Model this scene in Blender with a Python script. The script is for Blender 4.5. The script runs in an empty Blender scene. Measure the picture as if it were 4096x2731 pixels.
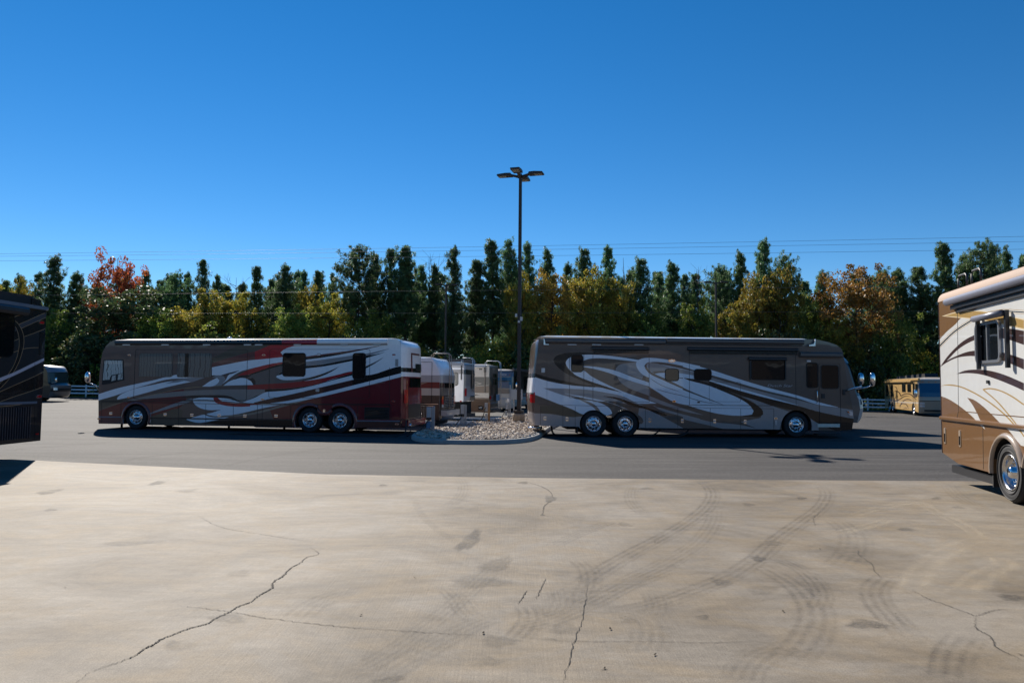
import bpy, bmesh, math, random
import numpy as np
from mathutils import Vector, Matrix, Euler
from mathutils.geometry import delaunay_2d_cdt
R_ = math.radians
scene = bpy.context.scene
COL = scene.collection
# ------------------------------------------------------------------ camera
LENS = 26.0
FPX = 4096 * LENS / 36.0
CAM_H = 2.0
PITCH, ROLL = 3.395, 0.45
cam_d = bpy.data.cameras.new('camera')
cam_d.lens = LENS; cam_d.sensor_width = 36.0; cam_d.clip_start = 0.05; cam_d.clip_end = 4000
cam = bpy.data.objects.new('camera', cam_d); COL.objects.link(cam)
CAM_R = Matrix.Rotation(R_(90 + PITCH), 3, 'X') @ Matrix.Rotation(R_(ROLL), 3, 'Z')
cam.matrix_world = Matrix.Translation((0, 0, CAM_H)) @ CAM_R.to_4x4()
scene.camera = cam
# ------------------------------------------------------------------ sky, sun, exposure
SUN_EL, SUN_AZ = 35.0, -27.0          # azimuth measured from +Y towards +X
w = bpy.data.worlds.new('World'); scene.world = w; w.use_nodes = True
nt = w.node_tree
sky = nt.nodes.new('ShaderNodeTexSky'); sky.sky_type = 'NISHITA'; sky.sun_disc = False
sky.sun_elevation = R_(SUN_EL); sky.sun_rotation = R_(SUN_AZ)
sky.altitude = 0; sky.air_density = 0.8; sky.dust_density = 0.0; sky.ozone_density = 3.5
hs = nt.nodes.new('ShaderNodeHueSaturation'); hs.inputs['Saturation'].default_value = 1.32; hs.inputs['Value'].default_value = 1.0
bg = nt.nodes['Background']; bg.inputs['Strength'].default_value = 0.060
nt.links.new(sky.outputs[0], hs.inputs['Color']); gm = nt.nodes.new('ShaderNodeGamma'); gm.inputs['Gamma'].default_value = 1.0; nt.links.new(hs.outputs[0], gm.inputs['Color']); nt.links.new(gm.outputs[0], bg.inputs['Color'])
sd = bpy.data.lights.new('sun', 'SUN'); sd.energy = 4.6; sd.angle = R_(0.53); sd.color = (1.0, 0.93, 0.83)
sun = bpy.data.objects.new('sun', sd); COL.objects.link(sun)
S = Vector((math.sin(R_(SUN_AZ)) * math.cos(R_(SUN_EL)), math.cos(R_(SUN_AZ)) * math.cos(R_(SUN_EL)), math.sin(R_(SUN_EL))))
sun.rotation_euler = S.to_track_quat('Z', 'Y').to_euler(); sun.location = S * 200
vs = scene.view_settings; vs.view_transform = 'Standard'; vs.look = 'None'; vs.exposure = 0.92; vs.gamma = 1.0; vs.use_curve_mapping = False
scene.cycles.max_bounces = 8; scene.cycles.transparent_max_bounces = 24
rnd = random.Random(7)

# ------------------------------------------------------------------ photo pixel -> ray helpers
CAM_P = Vector((0, 0, CAM_H))
def ray(px, py):
    return CAM_R @ Vector(((px - 2048) / FPX, -(py - 1365.5) / FPX, -1.0))
def gz(x, y):
    t = min(1.0, max(0.0, (y - 32.0) / 30.0)); t = t * t * (3 - 2 * t)
    return -0.009 * max(-70.0, min(70.0, x)) * t
def on_z(px, py, z=0.0):
    d = ray(px, py); t = (z - CAM_H) / d.z; return CAM_P + d * t
def at_depth(px, py, y):
    d = ray(px, py); return CAM_P + d * (y / d.y)
ZM = {  # enlarged crops of the photograph the outlines were read from: x0, y0, scale
    'P': (0, 0, 1.0), 'A': (350, 1320, 3.36), 'A2': (1000, 1320, 3.36), 'B': (2080, 1320, 3.36), 'B2': (2750, 1320, 3.222),
    'N': (3730, 1060, 3.1366), 'D': (0, 1130, 4.48), 'D2': (0, 1440, 3.733), 'F': (1640, 1400, 4.9), 'H': (1860, 1400, 4.9),
    'E': (3380, 1380, 4.9), 'G1': (0, 1700, 1.1484), 'G2': (2048, 1700, 1.1484), 'I': (1600, 1350, 3.647)}
def zp(z, p):
    a = ZM[z]; return (a[0] + p[0] / a[2], a[1] + p[1] / a[2])

# ------------------------------------------------------------------ materials
MATS = {}
def new_mat(name):
    m = bpy.data.materials.new(name); m.use_nodes = True; MATS[name] = m
    return m, m.node_tree.nodes, m.node_tree.links, m.node_tree.nodes['Principled BSDF']
def N(nodes, t, **kw):
    n = nodes.new(t)
    for k, v in kw.items(): setattr(n, k, v)
    return n
def noise(nodes, links, scale, detail=4, rough=.55, coord='Object', stretch=None, dist=0):
    tc = N(nodes, 'ShaderNodeTexCoord'); nz = N(nodes, 'ShaderNodeTexNoise')
    nz.inputs['Scale'].default_value = scale; nz.inputs['Detail'].default_value = detail; nz.inputs['Roughness'].default_value = rough
    nz.inputs['Distortion'].default_value = dist
    src = tc.outputs[coord]
    if stretch:
        mp = N(nodes, 'ShaderNodeMapping'); mp.inputs['Scale'].default_value = stretch; links.new(src, mp.inputs[0]); src = mp.outputs[0]
    links.new(src, nz.inputs['Vector'])
    return nz
def ramp(nodes, links, src, stops):
    r = N(nodes, 'ShaderNodeValToRGB'); e = r.color_ramp.elements
    while len(e) < len(stops): e.new(0.5)
    for i, (p, c) in enumerate(stops):
        e[i].position = p; e[i].color = tuple(c) + (1,) if len(c) == 3 else c
    links.new(src, r.inputs[0]); return r
def mixc(nodes, links, fac, a, b, mode='MIX'):
    m = N(nodes, 'ShaderNodeMix', data_type='RGBA', blend_type=mode)
    for i, v in ((0, fac), (6, a), (7, b)):
        if hasattr(v, 'is_linked') or hasattr(v, 'links'): links.new(v, m.inputs[i])
        elif i == 0: m.inputs[0].default_value = v
        else: m.inputs[i].default_value = tuple(v) + (1,)
    return m.outputs[2]
def bump(nodes, links, b, src, strength, distance=0.02, coat=False):
    bp = N(nodes, 'ShaderNodeBump'); bp.inputs['Strength'].default_value = strength; bp.inputs['Distance'].default_value = distance
    links.new(src, bp.inputs['Height']); links.new(bp.outputs[0], b.inputs['Normal'])
    if coat: links.new(bp.outputs[0], b.inputs['Coat Normal'])
def paint(name, col, rough=.3, coat=.8, wobble=.014):
    m, n, l, b = new_mat(name)
    b.inputs['Roughness'].default_value = rough; b.inputs['Coat Weight'].default_value = coat; b.inputs['Coat Roughness'].default_value = .03; b.inputs['Specular IOR Level'].default_value = .25
    z = noise(n, l, 6, 5); c = mixc(n, l, ramp(n, l, z.outputs[0], [(.35, (0, 0, 0)), (.7, (1, 1, 1))]).outputs[0], [v * .97 for v in col], [min(1, v * 1.02) for v in col])
    l.new(c, b.inputs['Base Color'])
    w2 = noise(n, l, 0.9, 2, .5); bump(n, l, b, w2.outputs[0], wobble, .25, coat=True)
    return m
def plain(name, col, rough=.5, metal=0.0, var=.12, scale=9, bmp=0):
    m, n, l, b = new_mat(name)
    z = noise(n, l, scale, 5)
    l.new(mixc(n, l, z.outputs[0], [v * (1 - var) for v in col], [min(1, v * (1 + var)) for v in col]), b.inputs['Base Color'])
    b.inputs['Roughness'].default_value = rough; b.inputs['Metallic'].default_value = metal
    if bmp: bump(n, l, b, z.outputs[0], bmp, .02)
    return m
def glass(name, col=(.006, .008, .010), rough=.03, spec=.4):
    m, n, l, b = new_mat(name)
    b.inputs['Roughness'].default_value = rough; b.inputs['Base Color'].default_value = tuple(col) + (1,); b.inputs['Specular IOR Level'].default_value = spec
    z = noise(n, l, 1.2, 2); bump(n, l, b, z.outputs[0], .015, .2)
    return m
# coach paints
paint('white', (.90, .90, .90)); paint('taupe', (.130, .086, .074)); paint('maroon', (.165, .010, .018)); paint('red', (.50, .014, .024))
paint('crimson', (.38, .011, .020)); paint('mbrown', (.17, .050, .046)); paint('olive', (.088, .075, .055)); paint('greytan', (.30, .25, .22))
paint('greybrown', (.135, .115, .105)); paint('charcoal', (.018, .019, .022), .3, .6); paint('black', (.004, .004, .005), .25, .5); paint('tan', (.30, .235, .18))
paint('gold', (.36, .24, .13)); paint('steelgrey', (.30, .29, .29)); paint('bmaroon', (.050, .010, .014))
paint('taupeB', (.125, .090, .072)); paint('greige', (.36, .315, .295)); paint('whiteB', (.86, .87, .89)); paint('oliveB', (.075, .062, .045))
paint('tanN', (.165, .088, .038)); paint('whiteN', (.56, .56, .545)); paint('goldN', (.36, .235, .085)); paint('creamN', (.66, .55, .38)); paint('darkN', (.042, .022, .020))
plain('roofN', (.27, .195, .15), .75, 0, .05); paint('navy', (.009, .010, .013), .35, .45); paint('navygrey', (.05, .05, .06), .35, .45); paint('lilac', (.50, .48, .54))
paint('beige', (.50, .33, .14)); paint('beigegrey', (.30, .25, .19)); paint('cream', (.55, .49, .42)); paint('palegrey', (.40, .40, .41))
paint('brownF', (.055, .038, .033)); paint('greenH', (.060, .062, .058)); paint('brownH', (.120, .075, .050)); paint('creamH', (.52, .46, .39))
paint('greyblue', (.13, .16, .21)); paint('silver', (.42, .42, .42))
glass('glass'); glass('sky_reflect_glass', (.012, .085, .17), .06); glass('tealglass', (.03, .05, .05), .05)  # the blue one has reflected sky put into its base colour
plain('rubber', (.018, .018, .019), .75, var=.2, scale=30); plain('blackplastic', (.014, .014, .016), .45); plain('underbody', (.008, .008, .008), .9)
plain('chrome', (.72, .72, .74), .10, 1.0, .03); plain('alloy', (.62, .62, .63), .2, 1.0, .06); plain('satinsteel', (.42, .43, .45), .35, .9)
plain('bronze', (.030, .024, .021), .5, .2); plain('galv', (.30, .32, .34), .5, .6, .15); plain('boxgrey', (.33, .36, .38), .5, .1)
plain('wood', (.30, .18, .09), .8, 0, .3, 14); plain('castconcrete', (.30, .25, .19), .9, 0, .25, 6, .3); plain('kerbconcrete', (.34, .32, .29), .9, 0, .22, 5, .3)
plain('fencewhite', (.72, .73, .75), .5, 0, .06); plain('redlens', (.45, .008, .012), .15); plain('orangelens', (.65, .14, .015), .2); plain('clearlens', (.6, .62, .65), .1, .3)
plain('awning_dark', (.020, .022, .028), .3, .1); plain('awning_grey', (.13, .135, .17), .4, .2); plain('awning_taupe', (.10, .082, .075), .3, .1)
plain('seal', (.012, .012, .012), .7); plain('ledglass', (.22, .21, .17), .4); plain('wire', (.10, .11, .13), .5, .3); plain('bluebox', (.10, .20, .32), .5); plain('creamstep', (.75, .68, .55), .6)
def reflection_pane(name, a, b_, scale, dist, horiz=False):  # window pane with a wavy reflection painted into its colour as fold-like bands
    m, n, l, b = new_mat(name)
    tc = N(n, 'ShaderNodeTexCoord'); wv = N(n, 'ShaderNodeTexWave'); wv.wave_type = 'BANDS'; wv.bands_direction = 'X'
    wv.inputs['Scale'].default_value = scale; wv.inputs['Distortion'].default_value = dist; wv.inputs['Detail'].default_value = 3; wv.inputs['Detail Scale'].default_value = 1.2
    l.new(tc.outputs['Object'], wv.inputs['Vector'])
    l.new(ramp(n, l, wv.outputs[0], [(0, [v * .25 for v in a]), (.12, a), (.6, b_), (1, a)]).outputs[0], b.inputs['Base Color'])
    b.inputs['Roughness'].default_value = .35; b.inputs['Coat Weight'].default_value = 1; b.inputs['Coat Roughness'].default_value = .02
reflection_pane('reflection_wavy', (.10, .105, .095), (.15, .15, .135), 1.3, 5.0); reflection_pane('reflection_folds', (.095, .10, .09), (.14, .14, .125), 2.2, 3.0); reflection_pane('reflection_pale', (.38, .43, .41), (.50, .55, .52), 2.0, 9.0)  # the pale one carries reflected sky in its colour

# ------------------------------------------------------------------ mesh helpers
def link(name, me, mats, parent=None, label=None, cat=None, group=None, kind=None):
    o = bpy.data.objects.new(name, me); COL.objects.link(o)
    if not isinstance(mats, (list, tuple)): mats = [mats]
    if me is not None and len(me.materials) == 0:
        for m in mats: me.materials.append(MATS[m] if isinstance(m, str) else m)
    if parent is not None: o.parent = parent
    tag(o, label, cat, group, kind); return o
def tag(o, label=None, cat=None, group=None, kind=None):
    for k, v in (('label', label), ('category', cat), ('group', group), ('kind', kind)):
        if v: o[k] = v
    return o
def empty(name, loc=(0, 0, 0), rz=0.0, label=None, cat=None, group=None, parent=None):
    o = bpy.data.objects.new(name, None); COL.objects.link(o); o.location = loc; o.rotation_euler = (0, 0, rz); o.empty_display_size = .2
    if parent: o.parent = parent
    return tag(o, label, cat, group)
def copy_tree(o, parent=None):
    c = o.copy(); COL.objects.link(c)
    if parent is not None: c.parent = parent
    for ch in list(o.children): copy_tree(ch, c)
    return c
class MB:
    def __init__(s): s.v = []; s.f = []; s.m = []; s.smooth = []
    def add(s, vs, fs, mi=0, sm=False):
        k = len(s.v); s.v += [tuple(v) for v in vs]; s.f += [tuple(i + k for i in f) for f in fs]; s.m += [mi] * len(fs); s.smooth += [sm] * len(fs); return s
    def box(s, a, b, mi=0):
        x0, y0, z0 = a; x1, y1, z1 = b
        return s.add([(x0, y0, z0), (x1, y0, z0), (x1, y1, z0), (x0, y1, z0), (x0, y0, z1), (x1, y0, z1), (x1, y1, z1), (x0, y1, z1)],
                     [(0, 3, 2, 1), (4, 5, 6, 7), (0, 1, 5, 4), (1, 2, 6, 5), (2, 3, 7, 6), (3, 0, 4, 7)], mi)
    def tube(s, pts, r, n=8, mi=0, caps=True):
        pts = [Vector(p) for p in pts]; rs = r if isinstance(r, (list, tuple)) else [r] * len(pts); vs = []; fs = []; up = Vector((0, 0, 1))
        for i, p in enumerate(pts):
            d = (pts[min(i + 1, len(pts) - 1)] - pts[max(i - 1, 0)]).normalized()
            a = d.cross(up if abs(d.z) < .9 else Vector((1, 0, 0))).normalized(); b = d.cross(a)
            for k in range(n):
                t = 2 * math.pi * k / n; vs.append(p + (a * math.cos(t) + b * math.sin(t)) * rs[i])
        for i in range(len(pts) - 1):
            for k in range(n):
                fs.append((i * n + k, i * n + (k + 1) % n, (i + 1) * n + (k + 1) % n, (i + 1) * n + k))
        if caps: fs += [tuple(range(n - 1, -1, -1)), tuple((len(pts) - 1) * n + k for k in range(n))]
        return s.add(vs, fs, mi, True)
    def lathe_y(s, prof, n=32, mi=0, c=(0, 0, 0)):   # prof: (radius, y)
        vs = []; fs = []
        for r, y in prof:
            for k in range(n):
                t = 2 * math.pi * k / n; vs.append((c[0] + r * math.cos(t), c[1] + y, c[2] + r * math.sin(t)))
        for i in range(len(prof) - 1):
            for k in range(n):
                fs.append((i * n + k, i * n + (k + 1) % n, (i + 1) * n + (k + 1) % n, (i + 1) * n + k))
        return s.add(vs, fs, mi, True)
    def prism(s, pts, y0, y1, mi=0, side=None):     # pts: (s, z) outline in the xz plane
        n = len(pts); vs = [(p[0], y0, p[1]) for p in pts] + [(p[0], y1, p[1]) for p in pts]
        fs = [(i, (i + 1) % n, n + (i + 1) % n, n + i) for i in range(n)]
        s.add(vs, [tuple(range(n - 1, -1, -1)), tuple(range(n, 2 * n))], mi)
        k = len(s.v) - 2 * n
        for i, f in enumerate(fs):
            m = mi
            if side is not None:
                a = pts[i]; b = pts[(i + 1) % n]; m = side(a, b)
            s.f.append(tuple(j + k for j in f)); s.m.append(m); s.smooth.append(False)
        return s
    def mesh(s, name):
        me = bpy.data.meshes.new(name); me.from_pydata(s.v, [], s.f); me.polygons.foreach_set('material_index', s.m); me.polygons.foreach_set('use_smooth', s.smooth)
        bm = bmesh.new(); bm.from_mesh(me); bmesh.ops.recalc_face_normals(bm, faces=bm.faces); bm.to_mesh(me); bm.free(); return me
    def build(s, name, mats, parent=None, **kw): return link(name, s.mesh(name), mats, parent, **kw)
def rrect(x0, z0, x1, z1, r=.05, n=4):
    r = min(r, (x1 - x0) / 2.01, (z1 - z0) / 2.01); o = []
    for cx, cz, a0 in ((x1 - r, z0 + r, -90), (x1 - r, z1 - r, 0), (x0 + r, z1 - r, 90), (x0 + r, z0 + r, 180)):
        for k in range(n + 1):
            t = R_(a0 + 90 * k / n); o.append((cx + r * math.cos(t), cz + r * math.sin(t)))
    return o
def smooth(pts, closed=True, sub=5, corner=50):
    P = [Vector(p) for p in pts]; n = len(P); out = []
    def tan(i):
        if not closed and i in (0, n - 1): return None
        a = P[i] - P[i - 1]; b = P[(i + 1) % n] - P[i]
        if a.length < 1e-6 or b.length < 1e-6 or math.degrees(a.angle(b)) > corner: return None
        return (a.normalized() + b.normalized()).normalized()
    for i in range(n if closed else n - 1):
        p, q = P[i], P[(i + 1) % n]; d = q - p; L = d.length
        if L < 1e-6: continue
        dn = d / L; t0 = tan(i) or dn; t1 = tan((i + 1) % n) or dn
        for k in range(sub):
            t = k / sub; h1 = 2 * t**3 - 3 * t**2 + 1; h2 = t**3 - 2 * t**2 + t; h3 = -2 * t**3 + 3 * t**2; h4 = t**3 - t**2
            out.append(p * h1 + t0 * L * h2 + q * h3 + t1 * L * h4)
    if not closed: out.append(P[-1])
    return [tuple(v) for v in out]
def band(top, bot): return list(top) + list(reversed(bot))
def stroke(pts, wd, taper=True, sub=5):
    c = [Vector(p) for p in smooth(pts, False, sub)]; a = []; b = []; n = len(c)
    for i, p in enumerate(c):
        d = (c[min(i + 1, n - 1)] - c[max(i - 1, 0)]).normalized(); nr = Vector((-d.y, d.x)); t = i / (n - 1)
        k = wd / 2 * (max(.12, min(1, 6 * t, 6 * (1 - t))) if taper else 1); a.append(tuple(p + nr * k)); b.append(tuple(p - nr * k))
    return a + b[::-1]
# ------------------------------------------------------------------ coach kit: local x runs along the near side (image right), y into the body, z up
WHEELS = {}
def wheel_meshes(kind):
    if kind in WHEELS: return WHEELS[kind]
    t = MB().lathe_y([(.29, .03), (.32, -.004), (.40, -.022), (.47, -.008), (.50, .03), (.508, .06), (.500, .066), (.510, .08), (.510, .13), (.502, .136), (.510, .142), (.510, .2), (.49, .25), (.42, .28), (.29, .27)], 40)
    for rr in (.345, .445): t.lathe_y([(rr, -.012), (rr + .006, -.030), (rr + .016, -.030), (rr + .022, -.014)], 40)
    if kind == 'steer': pr = [(.305, .02), (.300, -.014), (.285, -.016), (.272, .03), (.262, .055), (.235, .05), (.20, .035), (.15, .03)]; hub = [(.15, .03), (.135, .005), (.105, -.01), (.098, -.05), (.06, -.075), (.001, -.082)]; yh = .042
    else: pr = [(.305, .02), (.300, -.014), (.285, -.016), (.275, .03), (.262, .10), (.24, .115), (.20, .105), (.15, .10)]; hub = [(.15, .10), (.135, .07), (.11, .06), (.105, .0), (.07, -.03), (.001, -.036)]; yh = .108
    r = MB().lathe_y(pr, 40)
    for k in range(10):
        a = 2 * math.pi * k / 10 + .2; r.lathe_y([(.021, yh - .011), (.001, yh - .011)], 10, 1, (.232 * math.cos(a), 0, .232 * math.sin(a)))
    h = MB().lathe_y(hub, 28)
    for k in range(10):
        a = 2 * math.pi * k / 10; h.lathe_y([(.017, yh + .0), (.017, yh - .045), (.001, yh - .05)], 8, 0, (.178 * math.cos(a), 0, .178 * math.sin(a)))
    WHEELS[kind] = (t.mesh('tyre'), r.mesh('rim'), h.mesh('hub'))
    for me, ms in zip(WHEELS[kind], (['rubber'], ['alloy', 'black'], ['chrome'])):
        for m in ms: me.materials.append(MATS[m])
    return WHEELS[kind]
MARKER = {}
class Coach:
    def __init__(s, name, p0, ang, label, cat='motorhome', group=None):
        s.p0 = Vector((p0[0], p0[1], p0[2] if len(p0) > 2 else gz(*p0))); s.root = empty(name, s.p0, ang, label, cat, group)
        s.M = Matrix.Translation(s.p0) @ Matrix.Rotation(ang, 4, 'Z'); s.I = s.M.inverted()
        s.o = s.I @ CAM_P; s.W = 2.55
    def L(s, z, p, off=0.0):
        q = zp(z, p); d = s.I.to_3x3() @ ray(*q); t = (off - s.o.y) / d.y; r = s.o + d * t; return (r.x, r.z)
    def Ls(s, z, pts, off=0.0): return [s.L(z, p, off) for p in pts]
    def rect(s, z, r, off=0.0):
        a = s.L(z, (r[0], (r[1] + r[3]) / 2), off)[0]; b = s.L(z, (r[2], (r[1] + r[3]) / 2), off)[0]
        c = s.L(z, ((r[0] + r[2]) / 2, r[1]), off)[1]; d = s.L(z, ((r[0] + r[2]) / 2, r[3]), off)[1]
        return min(a, b), min(c, d), max(a, b), max(c, d)
    def box(s, name, r, y0, y1, mat, parent=None, rad=0.0, **kw):
        x0, z0, x1, z1 = r
        if rad: return MB().prism(rrect(x0, z0, x1, z1, rad), y0, y1).build(name, mat, parent or s.root, **kw)
        return MB().box((x0, y0, z0), (x1, y1, z1)).build(name, mat, parent or s.root, **kw)
    def zbox(s, name, z, r, y0, y1, mat, parent=None, rad=0.0, **kw): return s.box(name, s.rect(z, r, min(y0, y1)), y0, y1, mat, parent, rad, **kw)
    def zpoly(s, name, z, pts, y0, y1, mat, parent=None, **kw): return MB().prism(s.Ls(z, pts, min(y0, y1)), y0, y1).build(name, mat, parent or s.root, **kw)
    def panel(s, outline, decals, base, name='side_panel', y=0.0, sub=5):
        V = []; Fc = []; order = [base]
        def addp(pts):
            if sum(a[0] * b[1] - b[0] * a[1] for a, b in zip(pts, list(pts[1:]) + [pts[0]])) < 0: pts = list(pts)[::-1]
            k = len(V); V.extend([Vector(p) for p in pts]); Fc.append(list(range(k, k + len(pts))))
        addp(outline)
        for m, pts in decals: addp(pts); order.append(m)
        r = delaunay_2d_cdt(V, [], Fc, 0, 1e-4, True)
        names = []; mb = MB(); vs = [(p.x, y, p.y) for p in r[0]]; fs = []; ms = []
        for f, of in zip(r[2], r[5]):
            if 0 not in of: continue
            m = order[max(of)]
            if m not in names: names.append(m)
            fs.append(tuple(f)); ms.append(names.index(m))
        me = bpy.data.meshes.new(name); me.from_pydata(vs, [], fs); me.polygons.foreach_set('material_index', ms)
        bm = bmesh.new(); bm.from_mesh(me)
        for f in bm.faces:
            f.normal_update()
            if f.normal.y > 0: f.normal_flip()
        loose = [v for v in bm.verts if not v.link_faces]; bmesh.ops.delete(bm, geom=loose, context='VERTS'); bm.to_mesh(me); bm.free()
        return link(name, me, names, s.root)
    def body(s, outline, mat, W=None, y0=.006):
        s.W = W or s.W
        def side(a, b):
            dx, dz = b[0] - a[0], b[1] - a[1]; L = math.hypot(dx, dz) or 1
            zc = (a[1] + b[1]) / 2
            return 1 if zc < 1.25 and abs(dx) > .03 else 0
        return MB().prism(outline, y0, s.W, 0, side).build('body', [mat, 'underbody'], s.root)
    def roof(s, x0, x1, z, crown=.09, mat='white', inset=.0):
        mb = MB(); n = 14; vs = []; W = s.W
        for x, k in ((x0, .0), (x0 + .35, 1.0), (x1 - .35, 1.0), (x1, .0)):
            for i in range(n + 1):
                t = i / n; vs.append((x, .01 + (W - .02) * t, z - .02 + (crown + .02) * k * (1 - abs(2 * t - 1) ** 3.0)))
        fs = [(j * (n + 1) + i, j * (n + 1) + i + 1, (j + 1) * (n + 1) + i + 1, (j + 1) * (n + 1) + i) for j in range(3) for i in range(n)]
        return mb.add(vs, fs, 0, True).build('roof', mat, s.root)
    def cap(s, name, prof, depth, dirn, bands, p=3.0, yr=(0, 1), zr=None, off=0.0, parent=None, top_round=.12, ny=20):
        # prof: [(z, s)] of the end edge, bands: [(z_from, mat)] ascending
        z0, z1 = prof[0][0], prof[-1][0]; zz = [z0 + (z1 - z0) * i / 40 for i in range(41)]
        if zr: zz = [zr[0] + (zr[1] - zr[0]) * i / 16 for i in range(17)]
        names = []; vs = []; fs = []; ms = []; W = s.W
        def sof(z): return float(np.interp(z, [q[0] for q in prof], [q[1] for q in prof]))
        for z in zz:
            tz = max(0.0, (z - (z1 - top_round * 4)) / (top_round * 4)); tb = max(0.0, (z0 + .3 - z) / .3)
            kz = math.sqrt(max(0, 1 - tz ** 3)) * (1 - .5 * tb ** 2)
            for j in range(ny + 1):
                t = yr[0] + (yr[1] - yr[0]) * j / ny; u = abs(2 * t - 1)
                vs.append((sof(z) + dirn * (depth * kz * (1 - u ** p) ** (1 / p) + off - .01), W * t, z))
        for i in range(len(zz) - 1):
            zc = (zz[i] + zz[i + 1]) / 2; m = [b[1] for b in bands if zc >= b[0]][-1]
            if m not in names: names.append(m)
            for j in range(ny): fs.append((i * (ny + 1) + j, i * (ny + 1) + j + 1, (i + 1) * (ny + 1) + j + 1, (i + 1) * (ny + 1) + j)); ms.append(names.index(m))
        me = bpy.data.meshes.new(name); me.from_pydata(vs, [], fs); me.polygons.foreach_set('material_index', ms); me.polygons.foreach_set('use_smooth', [True] * len(fs))
        return link(name, me, names, parent or s.root)
    def wheel(s, x, zc, R=.51, kind='drive', y=.05, flip=False):
        w = empty('wheel', (x, y, zc), 0, parent=s.root); k = R / .51; w.scale = (k, k, k)
        if flip: w.rotation_euler = (0, 0, math.pi)
        for nm, me in zip(('tyre', 'rim', 'hub'), wheel_meshes(kind)): link(nm, me, [], w)
        return w
    def wheels(s, xs, zc, R, kinds):
        for x, k in zip(xs, kinds):
            s.wheel(x, zc, R, k); s.wheel(x, zc, R, k, s.W - .05, True)
    def flare(s, arcs, wd, mat, y=-.035):
        # arcs: list of outline points along the arch lip
        a = [Vector(p) for p in arcs]; n = len(a); vs = []; fs = []
        c = sum(a, Vector((0, 0))) / n
        for i, p in enumerate(a):
            d = (a[min(i + 1, n - 1)] - a[max(i - 1, 0)]).normalized(); nr = Vector((-d.y, d.x))
            if nr.dot(p - c) < 0: nr = -nr
            for k, (o, yy) in enumerate(((-.005, .01), (-.005, y), (wd * .35, y - .008), (wd * .8, y * .6), (wd, .0))):
                q = p + nr * o; vs.append((q.x, yy, q.y))
        for i in range(n - 1):
            for k in range(4): fs.append((i * 5 + k, i * 5 + k + 1, (i + 1) * 5 + k + 1, (i + 1) * 5 + k))
        return MB().add(vs, fs, 0, True).build('fender_flare', mat, s.root)
    def ring(s, name, r, wd, y0, y1, mat, rad=.05, parent=None):
        x0, z0, x1, z1 = r; a = rrect(x0, z0, x1, z1, rad); b = rrect(x0 - wd, z0 - wd, x1 + wd, z1 + wd, rad + wd); n = len(a)
        vs = []
        for p in (a, b):
            for y in (y0, y1): vs += [(q[0], y, q[1]) for q in p]
        fs = []
        for i in range(n):
            j = (i + 1) % n
            fs += [(i, j, 2 * n + j, 2 * n + i), (i, n + i, n + j, j), (2 * n + i, 2 * n + j, 3 * n + j, 3 * n + i), (n + i, 3 * n + i, 3 * n + j, n + j)]
        return MB().add(vs, fs).build(name, mat, parent or s.root)
    def window(s, z, r, mat='glass', rad=.07, frame='seal', fw=.025, proud=.018, split=None):
        q = s.rect(z, r) if z else r
        f = s.ring('window', q, fw, -proud, .01, frame, rad)
        s.box('pane', (q[0] - .004, q[1] - .004, q[2] + .004, q[3] + .004), -proud * .5, .004, mat, f, rad)
        if split:
            for t in split:
                x = q[0] + (q[2] - q[0]) * t; MB().box((x - .012, -proud - .004, q[1]), (x + .012, 0, q[3])).build('mullion', frame, f)
        return f
    def seam(s, z, pts, wd=.012, y=-.003, name='panel_gap', mat='seal', parent=None):
        mb = MB(); q = s.Ls(z, pts) if z else pts
        for a, b in zip(q[:-1], q[1:]):
            a = Vector(a); b = Vector(b); d = (b - a).normalized(); nr = Vector((-d.y, d.x)) * wd / 2
            mb.prism([tuple(a + nr), tuple(a - nr), tuple(b - nr), tuple(b + nr)], y, .004)
        return mb.build(name, mat, parent or s.root)
    def marker(s, z, p, mat, w=.10, h=.035, name='marker_light'):
        x, zz = s.L(z, p)
        f = MB().prism(rrect(x - w * .75, zz - h * .8, x + w * .75, zz + h * .8, h * .7), -.012, .004).build(name, 'chrome', s.root)
        MB().prism(rrect(x - w / 2, zz - h / 2, x + w / 2, zz + h / 2, h * .45), -.028, -.008).build('lens', mat, f); return f
    def latch(s, z, p, w=.13, h=.11, parent=None, mat='chrome'):
        x, zz = s.L(z, p); mb = MB().prism(rrect(x - w / 2, zz - h / 2, x + w / 2, zz + h / 2, .02), -.012, .004)
        mb.tube([(x - w * .35, -.02, zz), (x, -.045, zz + h * .1), (x + w * .35, -.02, zz)], .018, 8)
        return mb.build('latch', mat, parent or s.root)
    def ladder(s, x, y0, y1, z0, z1, out, dirn, mat='satinsteel', roofx=.5):
        l = empty('ladder', (0, 0, 0), 0, parent=s.root)
        for y in (y0, y1):
            MB().tube([(x + dirn * out, y, z0), (x + dirn * out, y, z1 - .25), (x + dirn * out * .9, y, z1 + .2), (x + dirn * out * .4, y, z1 + .32), (x - dirn * roofx * .8, y, z1 + .32), (x - dirn * roofx, y, z1 + .2), (x - dirn * roofx, y, z1 - .02)], .018, 8).build('rail', mat, l)
        z = z0 + .2
        while z < z1:
            MB().tube([(x + dirn * out, y0, z), (x + dirn * out, y1, z)], .014, 6).build('rung', mat, l); z += .3
        return l
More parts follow.
